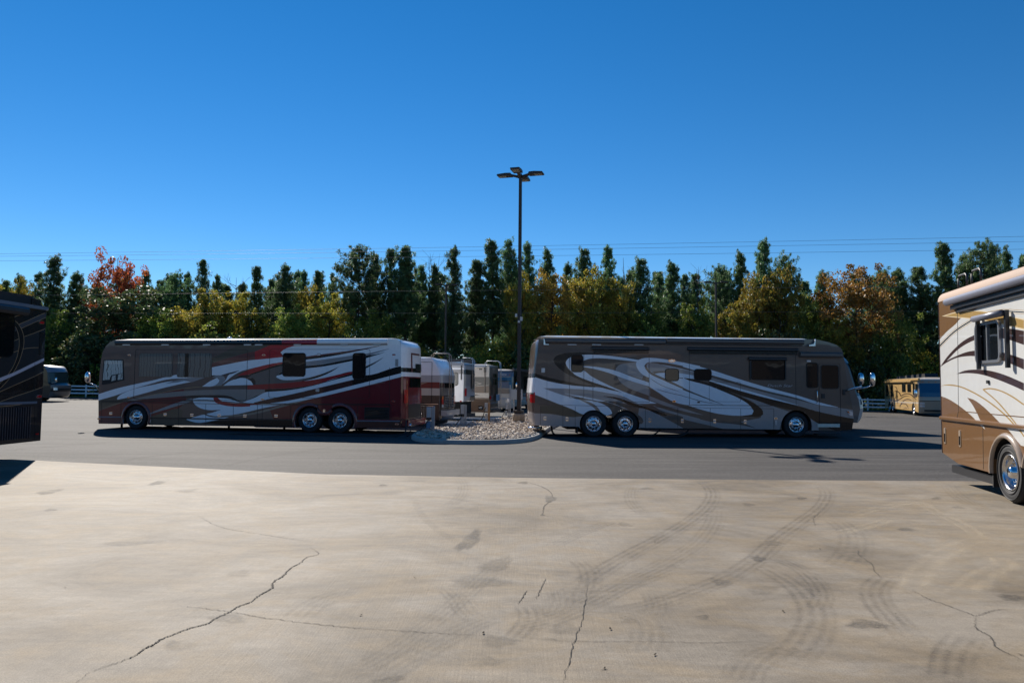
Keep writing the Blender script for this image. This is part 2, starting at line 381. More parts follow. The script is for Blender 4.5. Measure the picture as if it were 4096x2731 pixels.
def egg(c, r, mb=None, n=14, p=2.6):
    mb = mb or MB(); vs = []; fs = []; k = 9
    for i in range(k + 1):
        a = -math.pi / 2 + math.pi * i / k; cz = math.copysign(abs(math.sin(a)) ** (2 / p), math.sin(a)); cr = abs(math.cos(a)) ** (2 / p)
        for j in range(n):
            t = 2 * math.pi * j / n; x = math.copysign(abs(math.cos(t)) ** (2 / p), math.cos(t)); y = math.copysign(abs(math.sin(t)) ** (2 / p), math.sin(t)); vs.append((c[0] + r[0] * cr * x, c[1] + r[1] * cr * y, c[2] + r[2] * cz))
    fs = [(i * n + j, i * n + (j + 1) % n, (i + 1) * n + (j + 1) % n, (i + 1) * n + j) for i in range(k) for j in range(n)]
    return mb.add(vs, fs, 0, True)
def arc(cx, cz, r, a0, a1, n=14): return [(cx + r * math.cos(R_(a0 + (a1 - a0) * k / n)), cz + r * math.sin(R_(a0 + (a1 - a0) * k / n))) for k in range(n + 1)]
# ================================================================== ground
def sheet(name, xs, ys, zoff, mat, **kw):
    vs = [(x, y, gz(x, y) + zoff) for y in ys for x in xs]; n = len(xs)
    fs = [(j * n + i, j * n + i + 1, (j + 1) * n + i + 1, (j + 1) * n + i) for j in range(len(ys) - 1) for i in range(n - 1)]
    return MB().add(vs, fs, 0, True).build(name, mat, kind='structure', **kw)
def asphalt():
    m, n, l, b = new_mat('asphalt')
    z1 = noise(n, l, .35, 5, .6, stretch=(.35, 1, 1)); z2 = noise(n, l, 55, 3, .7); z3 = noise(n, l, 1.6, 5, .65, stretch=(.12, 1, 1)); z4 = noise(n, l, 14, 5, .7)
    c = mixc(n, l, ramp(n, l, z1.outputs[0], [(.3, (0, 0, 0)), (.7, (1, 1, 1))]).outputs[0], (.038, .036, .035), (.058, .055, .0535))
    c = mixc(n, l, ramp(n, l, z3.outputs[0], [(.42, (0, 0, 0)), (.68, (.9, .9, .9))]).outputs[0], c, (.08, .0755, .072))
    c = mixc(n, l, 1.0, c, ramp(n, l, z2.outputs[0], [(.3, (.4, .4, .4)), (.5, (.95, .95, .95)), (.70, (2.3, 2.27, 2.2))]).outputs[0], 'MULTIPLY')
    c = mixc(n, l, 1.0, c, ramp(n, l, z4.outputs[0], [(.3, (.55, .55, .55)), (.7, (1.45, 1.45, 1.45))]).outputs[0], 'MULTIPLY')
    l.new(c, b.inputs['Base Color']); b.inputs['Roughness'].default_value = .85; b.inputs['Specular IOR Level'].default_value = .2; bump(n, l, b, z2.outputs[0], .7, .012)
asphalt()
def concrete(name, lo, hi, warm):
    m, n, l, b = new_mat(name)
    z1 = noise(n, l, .5, 8, .66, stretch=(.7, 1, 1), dist=.9); z2 = noise(n, l, 1.3, 7, .68, stretch=(.8, 1.0, 1), dist=1.2); z3 = noise(n, l, 90, 3, .7); z4 = noise(n, l, 6, 6, .7, stretch=(.35, 1, 1)); z5 = noise(n, l, 9, 4, .6, stretch=(6, .18, 1)); z6 = noise(n, l, 22, 5, .75)
    c = mixc(n, l, ramp(n, l, z1.outputs[0], [(.34, (0, 0, 0)), (.60, (1, 1, 1))]).outputs[0], lo, hi)
    c = mixc(n, l, ramp(n, l, z2.outputs[0], [(.42, (0, 0, 0)), (.72, (.75, .75, .75))]).outputs[0], c, warm)
    for z, a in ((z4, .16), (z3, .34), (z5, .05), (z6, .14)):
        c = mixc(n, l, 1.0, c, ramp(n, l, z.outputs[0], [(.28, (1 - a,) * 3), (.72, (1 + a,) * 3)]).outputs[0], 'MULTIPLY')
    vo = N(n, 'ShaderNodeTexVoronoi'); vo.inputs['Scale'].default_value = 3.1; tc = N(n, 'ShaderNodeTexCoord'); l.new(tc.outputs['Object'], vo.inputs['Vector'])
    sp = ramp(n, l, vo.outputs['Distance'], [(.018, (.25, .22, .18)), (.03, (1, 1, 1))]); c = mixc(n, l, 1.0, c, sp.outputs[0], 'MULTIPLY')
    l.new(c, b.inputs['Base Color'])
    b.inputs['Roughness'].default_value = .78; b.inputs['Specular IOR Level'].default_value = .28
    ad = N(n, 'ShaderNodeMath', operation='ADD'); l.new(z3.outputs[0], ad.inputs[0]); l.new(z5.outputs[0], ad.inputs[1]); bump(n, l, b, ad.outputs[0], .35, .008)
concrete('concrete', (.108, .088, .064), (.205, .180, .146), (.196, .148, .088)); concrete('paleconcrete', (.42, .40, .37), (.5, .48, .45), (.46, .43, .39))
def soil():
    m, n, l, b = new_mat('grass_soil'); z = noise(n, l, 1.2, 6, .7); z2 = noise(n, l, 22, 3)
    c = mixc(n, l, ramp(n, l, z.outputs[0], [(.35, (0, 0, 0)), (.65, (1, 1, 1))]).outputs[0], (.045, .060, .022), (.11, .085, .05))
    l.new(mixc(n, l, 1.0, c, ramp(n, l, z2.outputs[0], [(.3, (.5, .5, .5)), (.7, (1.4, 1.4, 1.4))]).outputs[0], 'MULTIPLY'), b.inputs['Base Color']); b.inputs['Roughness'].default_value = .95; bump(n, l, b, z2.outputs[0], .8, .05)
soil()
GX = [-1500, -400, -160] + list(range(-90, 91, 10)) + [160, 400, 1500]
sheet('ground', GX, [-1200, -300, -60, -20, 10, 30] + list(range(34, 67, 4)) + [80, 100, 140, 300, 800, 2500], -.05, 'grass_soil')
sheet('asphalt_lot', list(range(-100, 101, 5)), [-60, -30, 0, 10, 14, 20, 26] + list(range(30, 67, 3)) + [70, 77.5], 0.0, 'asphalt')
EDGE = [(-46, 29.5), (-30, 24.4), (-11.9, 18.74), (-7.88, 17.5), (-4.08, 16.39), (0, 16.04), (4.05, 15.99), (8.36, 16.05), (16, 16.2), (46, 16.8)]
CZ = .022
pts = [(-46, -40), (46, -40)] + EDGE[::-1]
bm = bmesh.new(); top = bm.faces.new([bm.verts.new((x, y, CZ)) for x, y in pts]); bm.normal_update()
ex = bmesh.ops.extrude_face_region(bm, geom=[top]); bmesh.ops.translate(bm, vec=(0, 0, -.04), verts=[g for g in ex['geom'] if isinstance(g, bmesh.types.BMVert)])
bmesh.ops.recalc_face_normals(bm, faces=bm.faces); me = bpy.data.meshes.new('concrete_apron'); bm.to_mesh(me); bm.free()
apron = link('concrete_apron', me, 'concrete', kind='structure')

def wear_mat(name, col, lines=0, strength=.5, nscale=3.0):
    # worn rubber / oil lying on the slab: alpha from the ribbon's own UV (u along, v across) and noise
    m, n, l, b = new_mat(name); b.inputs['Base Color'].default_value = tuple(col) + (1,); b.inputs['Roughness'].default_value = .8
    uv = N(n, 'ShaderNodeUVMap'); sep = N(n, 'ShaderNodeSeparateXYZ'); l.new(uv.outputs[0], sep.inputs[0])
    def mth(op, a, b_=None, clamp=False):
        x = N(n, 'ShaderNodeMath', operation=op); x.use_clamp = clamp
        for i, v in enumerate((a, b_)):
            if v is None: continue
            if isinstance(v, (int, float)): x.inputs[i].default_value = v
            else: l.new(v, x.inputs[i])
        return x.outputs[0]
    def tri(o): return mth('MULTIPLY', mth('MINIMUM', o, mth('SUBTRACT', 1.0, o)), 2.0)
    edge = mth('MULTIPLY', tri(sep.outputs[1]), 3.0, True); ends = mth('MULTIPLY', tri(sep.outputs[0]), 3.5, True)
    a = mth('MULTIPLY', edge, ends)
    if lines:
        sw = mth('SINE', mth('MULTIPLY', sep.outputs[1], lines * 6.283)); a = mth('MULTIPLY', a, mth('ADD', mth('MULTIPLY', sw, .38), .62))
    z = noise(n, l, nscale, 5, .65, dist=.5); z2 = noise(n, l, 30, 3, .7)
    a = mth('MULTIPLY', a, ramp(n, l, z.outputs[0], [(.30, (.1, .1, .1)), (.62, (1, 1, 1))]).outputs[0]); a = mth('MULTIPLY', a, ramp(n, l, z2.outputs[0], [(.35, (.45, .45, .45)), (.6, (1, 1, 1))]).outputs[0])
    a = mth('MULTIPLY', a, strength); l.new(a, b.inputs['Alpha'])
wear_mat('tyre_rubber', (.075, .062, .052), 4, .34); wear_mat('tyre_faint', (.09, .076, .062), 5, .22); wear_mat('oil', (.055, .048, .042), 0, .6, 2.2); wear_mat('oil_faint', (.10, .088, .074), 0, .36, 1.6); wear_mat('scrape', (.50, .42, .30), 2, .35, 2.5)
plain('crackfill', (.035, .030, .026), .95)
zc = [CZ + .0015]
def gpt(z, p, zz): q = zp(z, p); return on_z(q[0], q[1], zz)
def ribbon(name, z, pts, wd, mat, parent, jitter=0.0, base=None):
    zc[0] += .00005; zz = zc[0] if base is None else base
    c = [gpt(z, p, zz).xy for p in pts]; c = [Vector(p) for p in smooth([tuple(p) for p in c], False, 16 if jitter else 6, 80)]
    if jitter:
        c2 = []
        for i, p in enumerate(c):
            c2.append(p + Vector((rnd.gauss(0, jitter), rnd.gauss(0, jitter))))
        c = c2
    n = len(c); vs = []; uv = []
    for i, p in enumerate(c):
        d = (c[min(i + 1, n - 1)] - c[max(i - 1, 0)]).normalized(); nr = Vector((-d.y, d.x)); k = wd / 2
        if jitter: k *= rnd.uniform(.3, .9) * max(.15, min(1, 5 * i / n, 5 * (1 - i / n)))
        for j in range(2): q = p + nr * k * (1 - 2 * j); vs.append((q.x, q.y, zz)); uv.append((i / (n - 1), j))
    fs = [(2 * i, 2 * i + 1, 2 * i + 3, 2 * i + 2) for i in range(n - 1)]
    me = bpy.data.meshes.new(name); me.from_pydata(vs, [], fs); ul = me.uv_layers.new(name='UVMap')
    for lp in me.loops: ul.data[lp.index].uv = uv[lp.vertex_index]
    return link(name, me, mat, parent)
def blob(name, z, c, rx, ry, mat, parent, tilt=0.0):
    zc[0] += .00005; zz = zc[0]; vs = []; uv = []; n = 22; ph = rnd.uniform(0, 6)
    for j in range(7):
        for k in range(n):
            t = 2 * math.pi * k / n; f = (j / 6) * (1 + .16 * math.sin(3 * t + ph) + .10 * math.sin(7 * t + ph * 2)); x = rx * f * math.cos(t); y = ry * f * math.sin(t)
            ct, st = math.cos(R_(tilt)), math.sin(R_(tilt)); q = gpt(z, (c[0] + x * ct - y * st, c[1] + x * st + y * ct), zz); vs.append((q.x, q.y, zz)); uv.append((.5, .5 * (1 - j / 6)))
    fs = [(j * n + k, j * n + (k + 1) % n, (j + 1) * n + (k + 1) % n, (j + 1) * n + k) for j in range(6) for k in range(n)]
    me = bpy.data.meshes.new(name); me.from_pydata(vs, [], fs); ul = me.uv_layers.new(name='UVMap')
    for lp in me.loops: ul.data[lp.index].uv = uv[lp.vertex_index]
    return link(name, me, mat, parent)
T = [('G2', [(862, 250), (905, 285), (920, 325), (890, 378), (800, 450), (680, 520), (540, 592), (390, 680), (150, 850)], .34, 'tyre_rubber'),
     ('G2', [(1405, 262), (1445, 312), (1420, 372), (1330, 442), (1220, 522), (1120, 612), (1000, 690), (850, 752), (660, 818), (420, 870)], .34, 'tyre_rubber'),
     ('G2', [(1190, 600), (1300, 648), (1390, 720), (1422, 785), (1392, 850)], .26, 'tyre_rubber'), ('G2', [(1110, 625), (1280, 720), (1365, 800), (1392, 880), (1350, 985), (1225, 1115)], .40, 'tyre_rubber'),
     ('G2', [(1730, 685), (1660, 750), (1680, 822), (1750, 900), (1835, 995)], .34, 'tyre_rubber'), ('G2', [(1080, 262), (1200, 292), (1335, 336)], .30, 'tyre_faint'), ('G2', [(2090, 960), (2020, 1050), (2000, 1184)], .36, 'tyre_rubber'),
     ('G2', [(290, 610), (345, 660), (355, 720), (318, 790)], .30, 'tyre_rubber'), ('G2', [(1480, 430), (1560, 490), (1568, 570), (1490, 660)], .5, 'tyre_faint'), ('G2', [(940, 378), (925, 450), (850, 545), (720, 625), (500, 735), (200, 905)], .36, 'tyre_faint'),
     ('G2', [(60, 820), (85, 880), (60, 930), (0, 990)], .3, 'tyre_rubber'), ('G2', [(190, 880), (230, 800), (215, 750)], .3, 'tyre_faint'), ('G2', [(1850, 800), (1880, 700), (1980, 600), (2160, 520)], .4, 'scrape'), ('G2', [(1560, 420), (1700, 380), (1870, 350)], .3, 'scrape'), ('G2', [(2160, 520), (2100, 470), (1960, 400), (1860, 345)], .3, 'scrape'),
     ('G2', [(2060, 790), (2180, 690), (2280, 640), (2240, 600)], .4, 'scrape'), ('G2', [(1490, 500), (1620, 470), (1760, 430)], .3, 'scrape'), ('G2', [(560, 270), (545, 330), (600, 400), (700, 440)], .3, 'tyre_faint'), ('G2', [(2000, 270), (2060, 330), (2180, 390), (2352, 440)], .4, 'tyre_faint'),
     ('G1', [(1905, 330), (1930, 400), (2010, 480), (2120, 550)], .14, 'tyre_faint'), ('G1', [(2110, 240), (2130, 280), (2115, 330), (2050, 380)], .3, 'tyre_faint'), ('G1', [(1350, 890), (1420, 830), (1500, 790), (1600, 760)], .4, 'tyre_faint'), ('G1', [(2050, 740), (2110, 800), (2150, 860), (2220, 900)], .3, 'tyre_faint'),
     ('G2', [(520, 860), (600, 890), (630, 960), (600, 1050)], .4, 'tyre_faint'), ('G2', [(640, 760), (670, 830), (650, 880)], .3, 'tyre_faint'), ('G2', [(1060, 1184), (1080, 1120), (1140, 1060), (1300, 1000)], .35, 'tyre_faint'),
     ('G2', [(0, 930), (150, 900), (330, 830), (520, 740), (760, 640)], .34, 'tyre_faint'), ('G2', [(170, 560), (300, 500), (430, 450), (560, 470)], .3, 'tyre_faint'), ('G1', [(1700, 1184), (1850, 1090), (2020, 990), (2200, 900), (2352, 850)], .36, 'tyre_faint'), ('G1', [(1500, 1184), (1750, 1060), (1980, 900), (2150, 760), (2320, 600)], .3, 'tyre_faint')]
for z, p, wd, m in T: ribbon('tyre_mark', z, p, wd, m, apron)
for z, c, rx, ry, m, t in [('G2', (175, 338), 30, 18, 'oil', 0), ('G2', (1625, 912), 105, 24, 'oil', 3), ('G2', (875, 880), 36, 14, 'oil', 0), ('G2', (1200, 540), 52, 16, 'oil_faint', 0), ('G2', (1130, 612), 44, 14, 'oil', 8), ('G2', (1330, 335), 26, 7, 'oil', 0),
        ('G2', (540, 895), 40, 14, 'oil_faint', 0), ('G2', (1150, 755), 90, 24, 'oil_faint', 0), ('G2', (1815, 478), 52, 9, 'oil', 4), ('G2', (2300, 790), 78, 17, 'oil', 4), ('G2', (424, 1118), 16, 7, 'oil', 0), ('G2', (240, 930), 72, 34, 'oil_faint', 0), ('G2', (1085, 364), 34, 8, 'oil', 4), ('G2', (50, 264), 30, 6, 'oil', 0),
        ('G2', (140, 412), 14, 5, 'oil', 0), ('G2', (520, 455), 40, 10, 'oil_faint', 10), ('G2', (960, 720), 60, 20, 'oil_faint', 15), ('G2', (1950, 335), 26, 7, 'oil_faint', 0), ('G1', (2155, 530), 78, 32, 'oil', -38), ('G1', (225, 305), 70, 10, 'oil', -8), ('G1', (720, 265), 45, 9, 'oil', -10),
        ('G1', (232, 388), 34, 6, 'oil', -4), ('G1', (1050, 885), 95, 24, 'oil_faint', 3), ('G1', (2290, 990), 95, 32, 'oil_faint', 0), ('G1', (2220, 1080), 90, 34, 'oil_faint', 0), ('G1', (1760, 275), 24, 5, 'oil', 0), ('G1', (820, 1010), 80, 30, 'oil_faint', 0), ('G1', (1100, 680), 60, 18, 'oil_faint', -6),
        ('G1', (2200, 720), 160, 30, 'oil_faint', 0), ('G1', (1780, 1170), 90, 24, 'oil', -8), ('G1', (2280, 640), 90, 34, 'oil_faint', -15), ('G1', (600, 540), 160, 12, 'oil_faint', -3), ('G1', (860, 300), 60, 8, 'oil_faint', -5), ('G2', (620, 290), 40, 6, 'oil_faint', 0), ('G2', (2050, 378), 40, 7, 'oil_faint', 5)]:
    blob('oil_stain', z, c, rx, ry, m, apron, t)
CR = [('G1', [(345, 1184), (430, 1125), (560, 1080), (620, 1055), (660, 1025), (700, 1008), (740, 980), (800, 958), (870, 930), (950, 910), (980, 890), (1050, 858), (1100, 828), (1140, 815), (1190, 780), (1250, 745), (1255, 720), (1300, 690), (1330, 658), (1380, 630), (1410, 605), (1460, 592), (1440, 570), (1425, 560)], .022),
      ('G1', [(790, 820), (900, 835), (1060, 855), (1200, 880), (1400, 905), (1650, 930), (1900, 945), (2100, 957), (2352, 967)], .009), ('G2', [(0, 967), (300, 990), (600, 990), (900, 995), (1200, 985)], .007), ('G1', [(905, 410), (985, 455), (1050, 475), (1150, 492), (1300, 515), (1440, 535)], .009),
      ('G2', [(1820, 740), (1900, 790), (2000, 825), (2130, 875), (2240, 845), (2352, 850)], .010), ('G2', [(2130, 875), (2140, 935), (2200, 970), (2230, 1020), (2352, 1080)], .013), ('G2', [(1600, 565), (1590, 590), (1655, 640), (1665, 670), (1700, 700)], .009), ('G2', [(1420, 395), (1385, 425), (1395, 465)], .009),
      ('G2', [(350, 700), (320, 900), (280, 1010), (235, 1184)], .010), ('G2', [(155, 700), (110, 795)], .012), ('G2', [(70, 755), (25, 820)], .012), ('G2', [(190, 338), (170, 300), (120, 275), (60, 258)], .018), ('G2', [(180, 345), (150, 370), (140, 410)], .018)]
for z, p, wd in CR: ribbon('crack', z, p, wd, 'crackfill', apron, .006)
lot = bpy.data.objects['asphalt_lot']
for z, p, wd in [('G1', [(2060, 262), (2120, 225), (2200, 190), (2352, 140)], .05), ('G2', [(0, 140), (80, 105), (145, 80)], .05), ('G1', [(545, 172), (640, 150), (900, 120)], .04), ('G2', [(1085, 195), (1100, 165), (1080, 140)], .03), ('G1', [(0, 118), (220, 100), (560, 75)], .05), ('G1', [(1000, 195), (1200, 150), (1560, 95)], .04)]:
    ribbon('crack', z, p, wd, 'crackfill', lot, .02, base=.002)
# leaf litter and pebbles on the slab: each a small curled chip
plain('litter', (.06, .045, .03), .9)
for z, p in [('G1', (712, 350)), ('G1', (1905, 700)), ('G1', (1658, 874)), ('G2', (1246, 857)), ('G2', (425, 1118)), ('G2', (656, 1056)), ('G2', (316, 566)), ('G1', (2220, 957)), ('G2', (1415, 570)), ('G2', (452, 937)), ('G2', (655, 538)), ('G1', (300, 746)), ('G2', (2335, 1055))]:
    q = gpt(z, p, CZ); a = rnd.uniform(0, 6); r = rnd.uniform(.010, .022); vs = []
    for k in range(8):
        t = k / 8 * 6.283; x = r * math.cos(t); y = r * .45 * math.sin(t); vs.append((q.x + x * math.cos(a) - y * math.sin(a), q.y + x * math.sin(a) + y * math.cos(a), CZ + .006 + .4 * abs(x)))
    vs.append((q.x, q.y, CZ + .004)); MB().add(vs, [(k, (k + 1) % 8, 8) for k in range(8)]).build('dry_leaf', 'litter', label='small dark scrap of leaf litter lying on the concrete apron', cat='leaf', group='scraps on the concrete')
# ================================================================== maroon and white coach (left of the island)
A = Coach('motorhome', (-16.03, 31.73, 0), R_(-9.64), 'long maroon, taupe and white motorhome parked side-on left of the gravel island', group='motorhomes in the lot')
def a2(pts): return [(x + 2184, y) for x, y in pts]      # second crop is the first shifted by 650 photo pixels
def AA(pts): return A.Ls('A', pts)
def arch(C, z, c, rz, a0, a1, n=14):                     # arch outline from crop coordinates
    x, zz = C.L(z, c); x2, _ = C.L(z, (c[0] + rz, c[1])); return arc(x, zz, abs(x2 - x), a0, a1, n)
fa = arch(A, 'A', (652, 1182), 172, 205, -22); ra1 = arch(A, 'A2', (800, 1228), 196, 202, 24); ra2 = arch(A, 'A2', (1206, 1228), 196, 156, -22)
outA = AA([(148, 1256), (147, 1050), (147, 860), (160, 600), (185, 380), (205, 290), (250, 210), (300, 160), (365, 132)]) + AA(a2([(1960, 116), (2008, 138), (2024, 190), (2030, 600), (2024, 1312), (1396, 1312)])) + ra2[::-1] + ra1[::-1] + AA([(2184 + 604, 1302), (820, 1274)]) + fa[::-1] + AA([(480, 1262)])
A.body(outA, 'taupe', 2.55)
DA = []
def dA(m, pts, sm=True): DA.append((m, AA(smooth(pts) if sm else pts)))
dA('maroon', band([(2434, 1040), (2540, 1018), (3084, 905), (3784, 745), (4230, 625)], [(2564, 1340), (4230, 1340)]))
dA('maroon', band([(140, 1092), (300, 1035), (455, 975), (700, 905), (900, 860), (1290, 790)], [(140, 1168), (830, 1168), (1000, 1130), (1230, 1050), (1330, 930)]))
dA('mbrown', [(140, 1168), (450, 1168), (450, 1235), (140, 1270)], False)
dA('black', band([(1500, 1240), (1800, 1215), (2100, 1210), (2800, 1210)], [(1500, 1244), (1800, 1270), (2100, 1300), (2800, 1320)]))
dA('bmaroon', [(3580, 1212), (4230, 1214), (4230, 1330), (3580, 1330)], False)
dA('olive', band([(140, 945), (400, 870), (625, 792)], [(140, 1068), (300, 1012), (440, 966), (590, 918), (625, 800)]))
dA('olive', band([(830, 1168), (1000, 1120), (1220, 1055), (1290, 1085), (1270, 1130)], [(830, 1290), (1230, 1290), (1500, 1250), (1330, 1205), (1280, 1170)]))
dA('gold', stroke([(200, 1045), (450, 975), (820, 880), (1270, 787), (1550, 760), (2140, 739)], 7))
dA('charcoal', band([(1250, 905), (1400, 878), (1700, 873), (1900, 880), (2090, 955), (2250, 870), (2400, 815)], [(1250, 912), (1400, 912), (1700, 908), (1900, 922), (2085, 972), (2250, 908), (2400, 850)]))
dA('greytan', band([(450, 965), (820, 880), (1100, 835), (1400, 812), (1700, 800), (2130, 794), (2420, 800)], [(450, 972), (820, 922), (1100, 900), (1350, 880), (1600, 874), (1900, 884), (2085, 958), (2300, 868), (2420, 830)]))
dA('steelgrey', band([(830, 1118), (1100, 1010), (1400, 915), (1415, 935)], [(830, 1132), (1100, 1050), (1420, 945), (1430, 940)]))
dA('white', band([(140, 862), (400, 782), (640, 726), (900, 670), (1050, 632), (1120, 628), (1150, 610), (1205, 597), (1228, 632), (1400, 632), (1580, 636)], [(140, 945), (400, 870), (620, 788), (800, 735), (1080, 662), (1300, 648), (1580, 636)]))
dA('white', band([(398, 915), (430, 878), (500, 838), (640, 786), (900, 730), (1080, 692), (1290, 680), (1395, 692)], [(400, 935), (560, 902), (800, 838), (1000, 782), (1200, 735), (1395, 694)]))
dA('steelgrey', band([(1050, 716), (1200, 672), (1350, 642), (1580, 636)], [(1050, 719), (1200, 702), (1380, 682), (1400, 700), (1580, 638)]))
dA('white', band([(1415, 925), (1500, 908), (1690, 908), (1900, 922), (2085, 970), (2250, 906), (2450, 835)], [(1425, 975), (1500, 1040), (1620, 1072), (1790, 1070), (2085, 1050), (2300, 1010), (2450, 985)]))
dA('white', band([(1600, 1130), (1700, 1075), (2100, 1010), (2500, 985), (2700, 955)], [(1600, 1132), (1690, 1160), (1900, 1145), (2100, 1110), (2350, 1050), (2700, 985)]))
dA('taupe', band([(1510, 1080), (1640, 1076), (1790, 1070)], [(1510, 1082), (1590, 1118), (1790, 1072)]))
dA('white', band([(1330, 1198), (1450, 1162), (1600, 1132), (1700, 1160), (1895, 1170)], [(1330, 1202), (1400, 1228), (1490, 1243), (1700, 1215), (1895, 1172)]))
dA('olive', stroke([(1510, 1078), (1600, 1140), (1800, 1165), (2100, 1120), (2400, 1050)], 16))
dA('tan', band([(1800, 1150), (2184, 1115), (2600, 1010), (2900, 925), (3300, 820), (4000, 700)], [(1800, 1165), (2184, 1140), (2600, 1038), (2900, 955), (3300, 836), (4000, 703)]))
dA('red', band([(1745, 908), (1790, 945), (1900, 974), (2085, 986), (2350, 975), (2560, 935)], [(1690, 908), (1708, 960), (1800, 1002), (1950, 1026), (2150, 1026), (2350, 1000), (2560, 945)]))
dA('white', band([(2085, 970), (2250, 906), (2384, 838), (2700, 802), (3084, 722), (3334, 650), (3575, 600)], [(2095, 988), (2184, 962), (2424, 926), (2784, 852), (3184, 757), (3575, 665)]))
dA('bmaroon', band([(2240, 972), (2424, 928), (2784, 852), (3184, 757), (3570, 668)], [(2240, 982), (2424, 985), (2684, 950), (3184, 838), (3600, 735)]))
dA('black', band([(3560, 670), (3734, 607), (4134, 500), (4230, 478)], [(3560, 745), (3784, 690), (4230, 577)]))
dA('white', band([(2184, 1010), (2684, 950), (3184, 838), (3784, 688), (4230, 575)], [(2184, 1075), (2400, 1026), (2684, 985), (3184, 884), (3784, 738), (4230, 624)]))
dA('greybrown', band([(2184, 610), (2400, 530), (2640, 480), (2900, 500)], [(2150, 742), (2500, 722), (2700, 705), (2900, 690)]))
dA('mbrown', band([(1672, 445), (2000, 346), (2350, 256), (2500, 205)], [(1672, 498), (2140, 412), (2440, 388), (2500, 380)]))
dA('olive', band([(1672, 380), (1850, 290), (2010, 212), (2200, 196)], [(1672, 440), (2000, 340), (2350, 250), (2500, 204)]))
dA('red', band([(2250, 290), (2450, 206), (2700, 122), (2900, 100), (3260, 100)], [(2250, 402), (2450, 388), (2640, 370), (2612, 330), (2594, 300), (2650, 255), (2784, 211), (3050, 155), (3260, 104)]))
dA('white', [(2594, 300), (2650, 255), (2784, 211), (3050, 155), (3260, 100), (4235, 100), (4235, 480), (4134, 500), (3734, 607), (3570, 556), (3334, 608), (3084, 660), (2900, 686), (2600, 690), (2534, 632), (2560, 592), (2640, 560), (2690, 400), (2625, 335)])
dA('white', band([(1672, 500), (1900, 456), (2140, 411), (2400, 386), (2645, 360)], [(1672, 606), (1800, 606), (2050, 545), (2300, 492), (2450, 456), (2645, 424)]))
dA('white', [(1785, 746), (1870, 680), (1960, 610), (2060, 555), (2184, 520), (2330, 480), (2200, 470), (2020, 530), (1890, 610), (1858, 670)])
dA('charcoal', [(1780, 610), (1900, 575), (2050, 541), (1960, 580), (1840, 606)])
dA('steelgrey', [(1670, 638), (1740, 608), (1830, 622), (1857, 660), (1800, 742), (1700, 750), (1768, 690), (1770, 655), (1740, 640)])
dA('white', [(1540, 758), (1640, 690), (1740, 640), (1772, 668), (1765, 695), (1700, 748)])
dA('white', [(1825, 746), (1900, 692), (1960, 666), (2060, 642), (2130, 650), (2190, 680), (2228, 735)])
dA('charcoal', [(1970, 666), (2020, 625), (2100, 604), (2200, 606), (2170, 625), (2060, 640)])
dA('charcoal', [(2150, 662), (2220, 640), (2258, 690), (2256, 737), (2228, 737), (2205, 690)])
dA('red', band([(2020, 611), (2140, 546), (2300, 492), (2450, 456), (2645, 424)], [(2020, 613), (2184, 592), (2350, 532), (2500, 482), (2645, 446)]))
dA('black', band([(2184, 592), (2350, 532), (2500, 482), (2645, 446)], [(2184, 606), (2350, 552), (2500, 505), (2645, 470)]))
dA('black', [(2540, 610), (2580, 580), (2640, 556), (2640, 585), (2570, 606)])
dA('greybrown', band([(2534, 632), (2600, 664), (2734, 671), (2950, 642), (3184, 575), (3384, 490)], [(2534, 722), (2700, 706), (2900, 686), (3060, 640), (3250, 572), (3384, 491)]))
dA('black', band([(2880, 682), (3080, 620), (3250, 560), (3350, 512)], [(2880, 690), (3100, 636), (3260, 568), (3350, 514)]))
dA('crimson', band([(2150, 742), (2440, 723), (2700, 706), (3084, 660), (3334, 606), (3575, 550)], [(2150, 797), (2440, 791), (2800, 771), (3084, 726), (3334, 646), (3575, 578)]))
dA('black', band([(2384, 796), (2684, 789), (2984, 747), (3284, 667), (3575, 578)], [(2384, 830), (2684, 810), (2984, 757), (3284, 678), (3575, 602)]))
for m, t, b in [('black', [(2929, 372), (3184, 335), (3584, 282), (3924, 212)], [(2929, 398), (3184, 365), (3584, 292), (3924, 215)]), ('mbrown', [(2929, 356), (3184, 320), (3584, 268), (3924, 211)], [(2929, 374), (3184, 338), (3584, 283), (3924, 213)]),
                ('steelgrey', [(2929, 428), (3184, 394), (3564, 340), (3739, 318), (4054, 250)], [(2929, 482), (3184, 452), (3564, 390), (3739, 352), (4054, 252)]), ('black', [(2929, 482), (3184, 455), (3564, 385)], [(2929, 516), (3184, 486), (3564, 412)]),
                ('black', [(3739, 345), (3900, 318), (3994, 294)], [(3739, 378), (3900, 330), (3994, 296)]), ('greybrown', [(3739, 485), (3860, 430), (3984, 362)], [(3739, 500), (3870, 436), (3984, 364)]), ('black', [(3739, 500), (3870, 437), (3960, 380)], [(3739, 516), (3860, 450), (3960, 382)])]:
    dA(m, band(t, b))
A.panel(outA, DA, 'taupe')
xL, zT = A.L('A', (365, 128)); xR, _ = A.L('A2', (1960, 116)); zB = A.L('A2', (2024, 1312))[1]
A.roof(xL, xR, zT, .08, 'white')
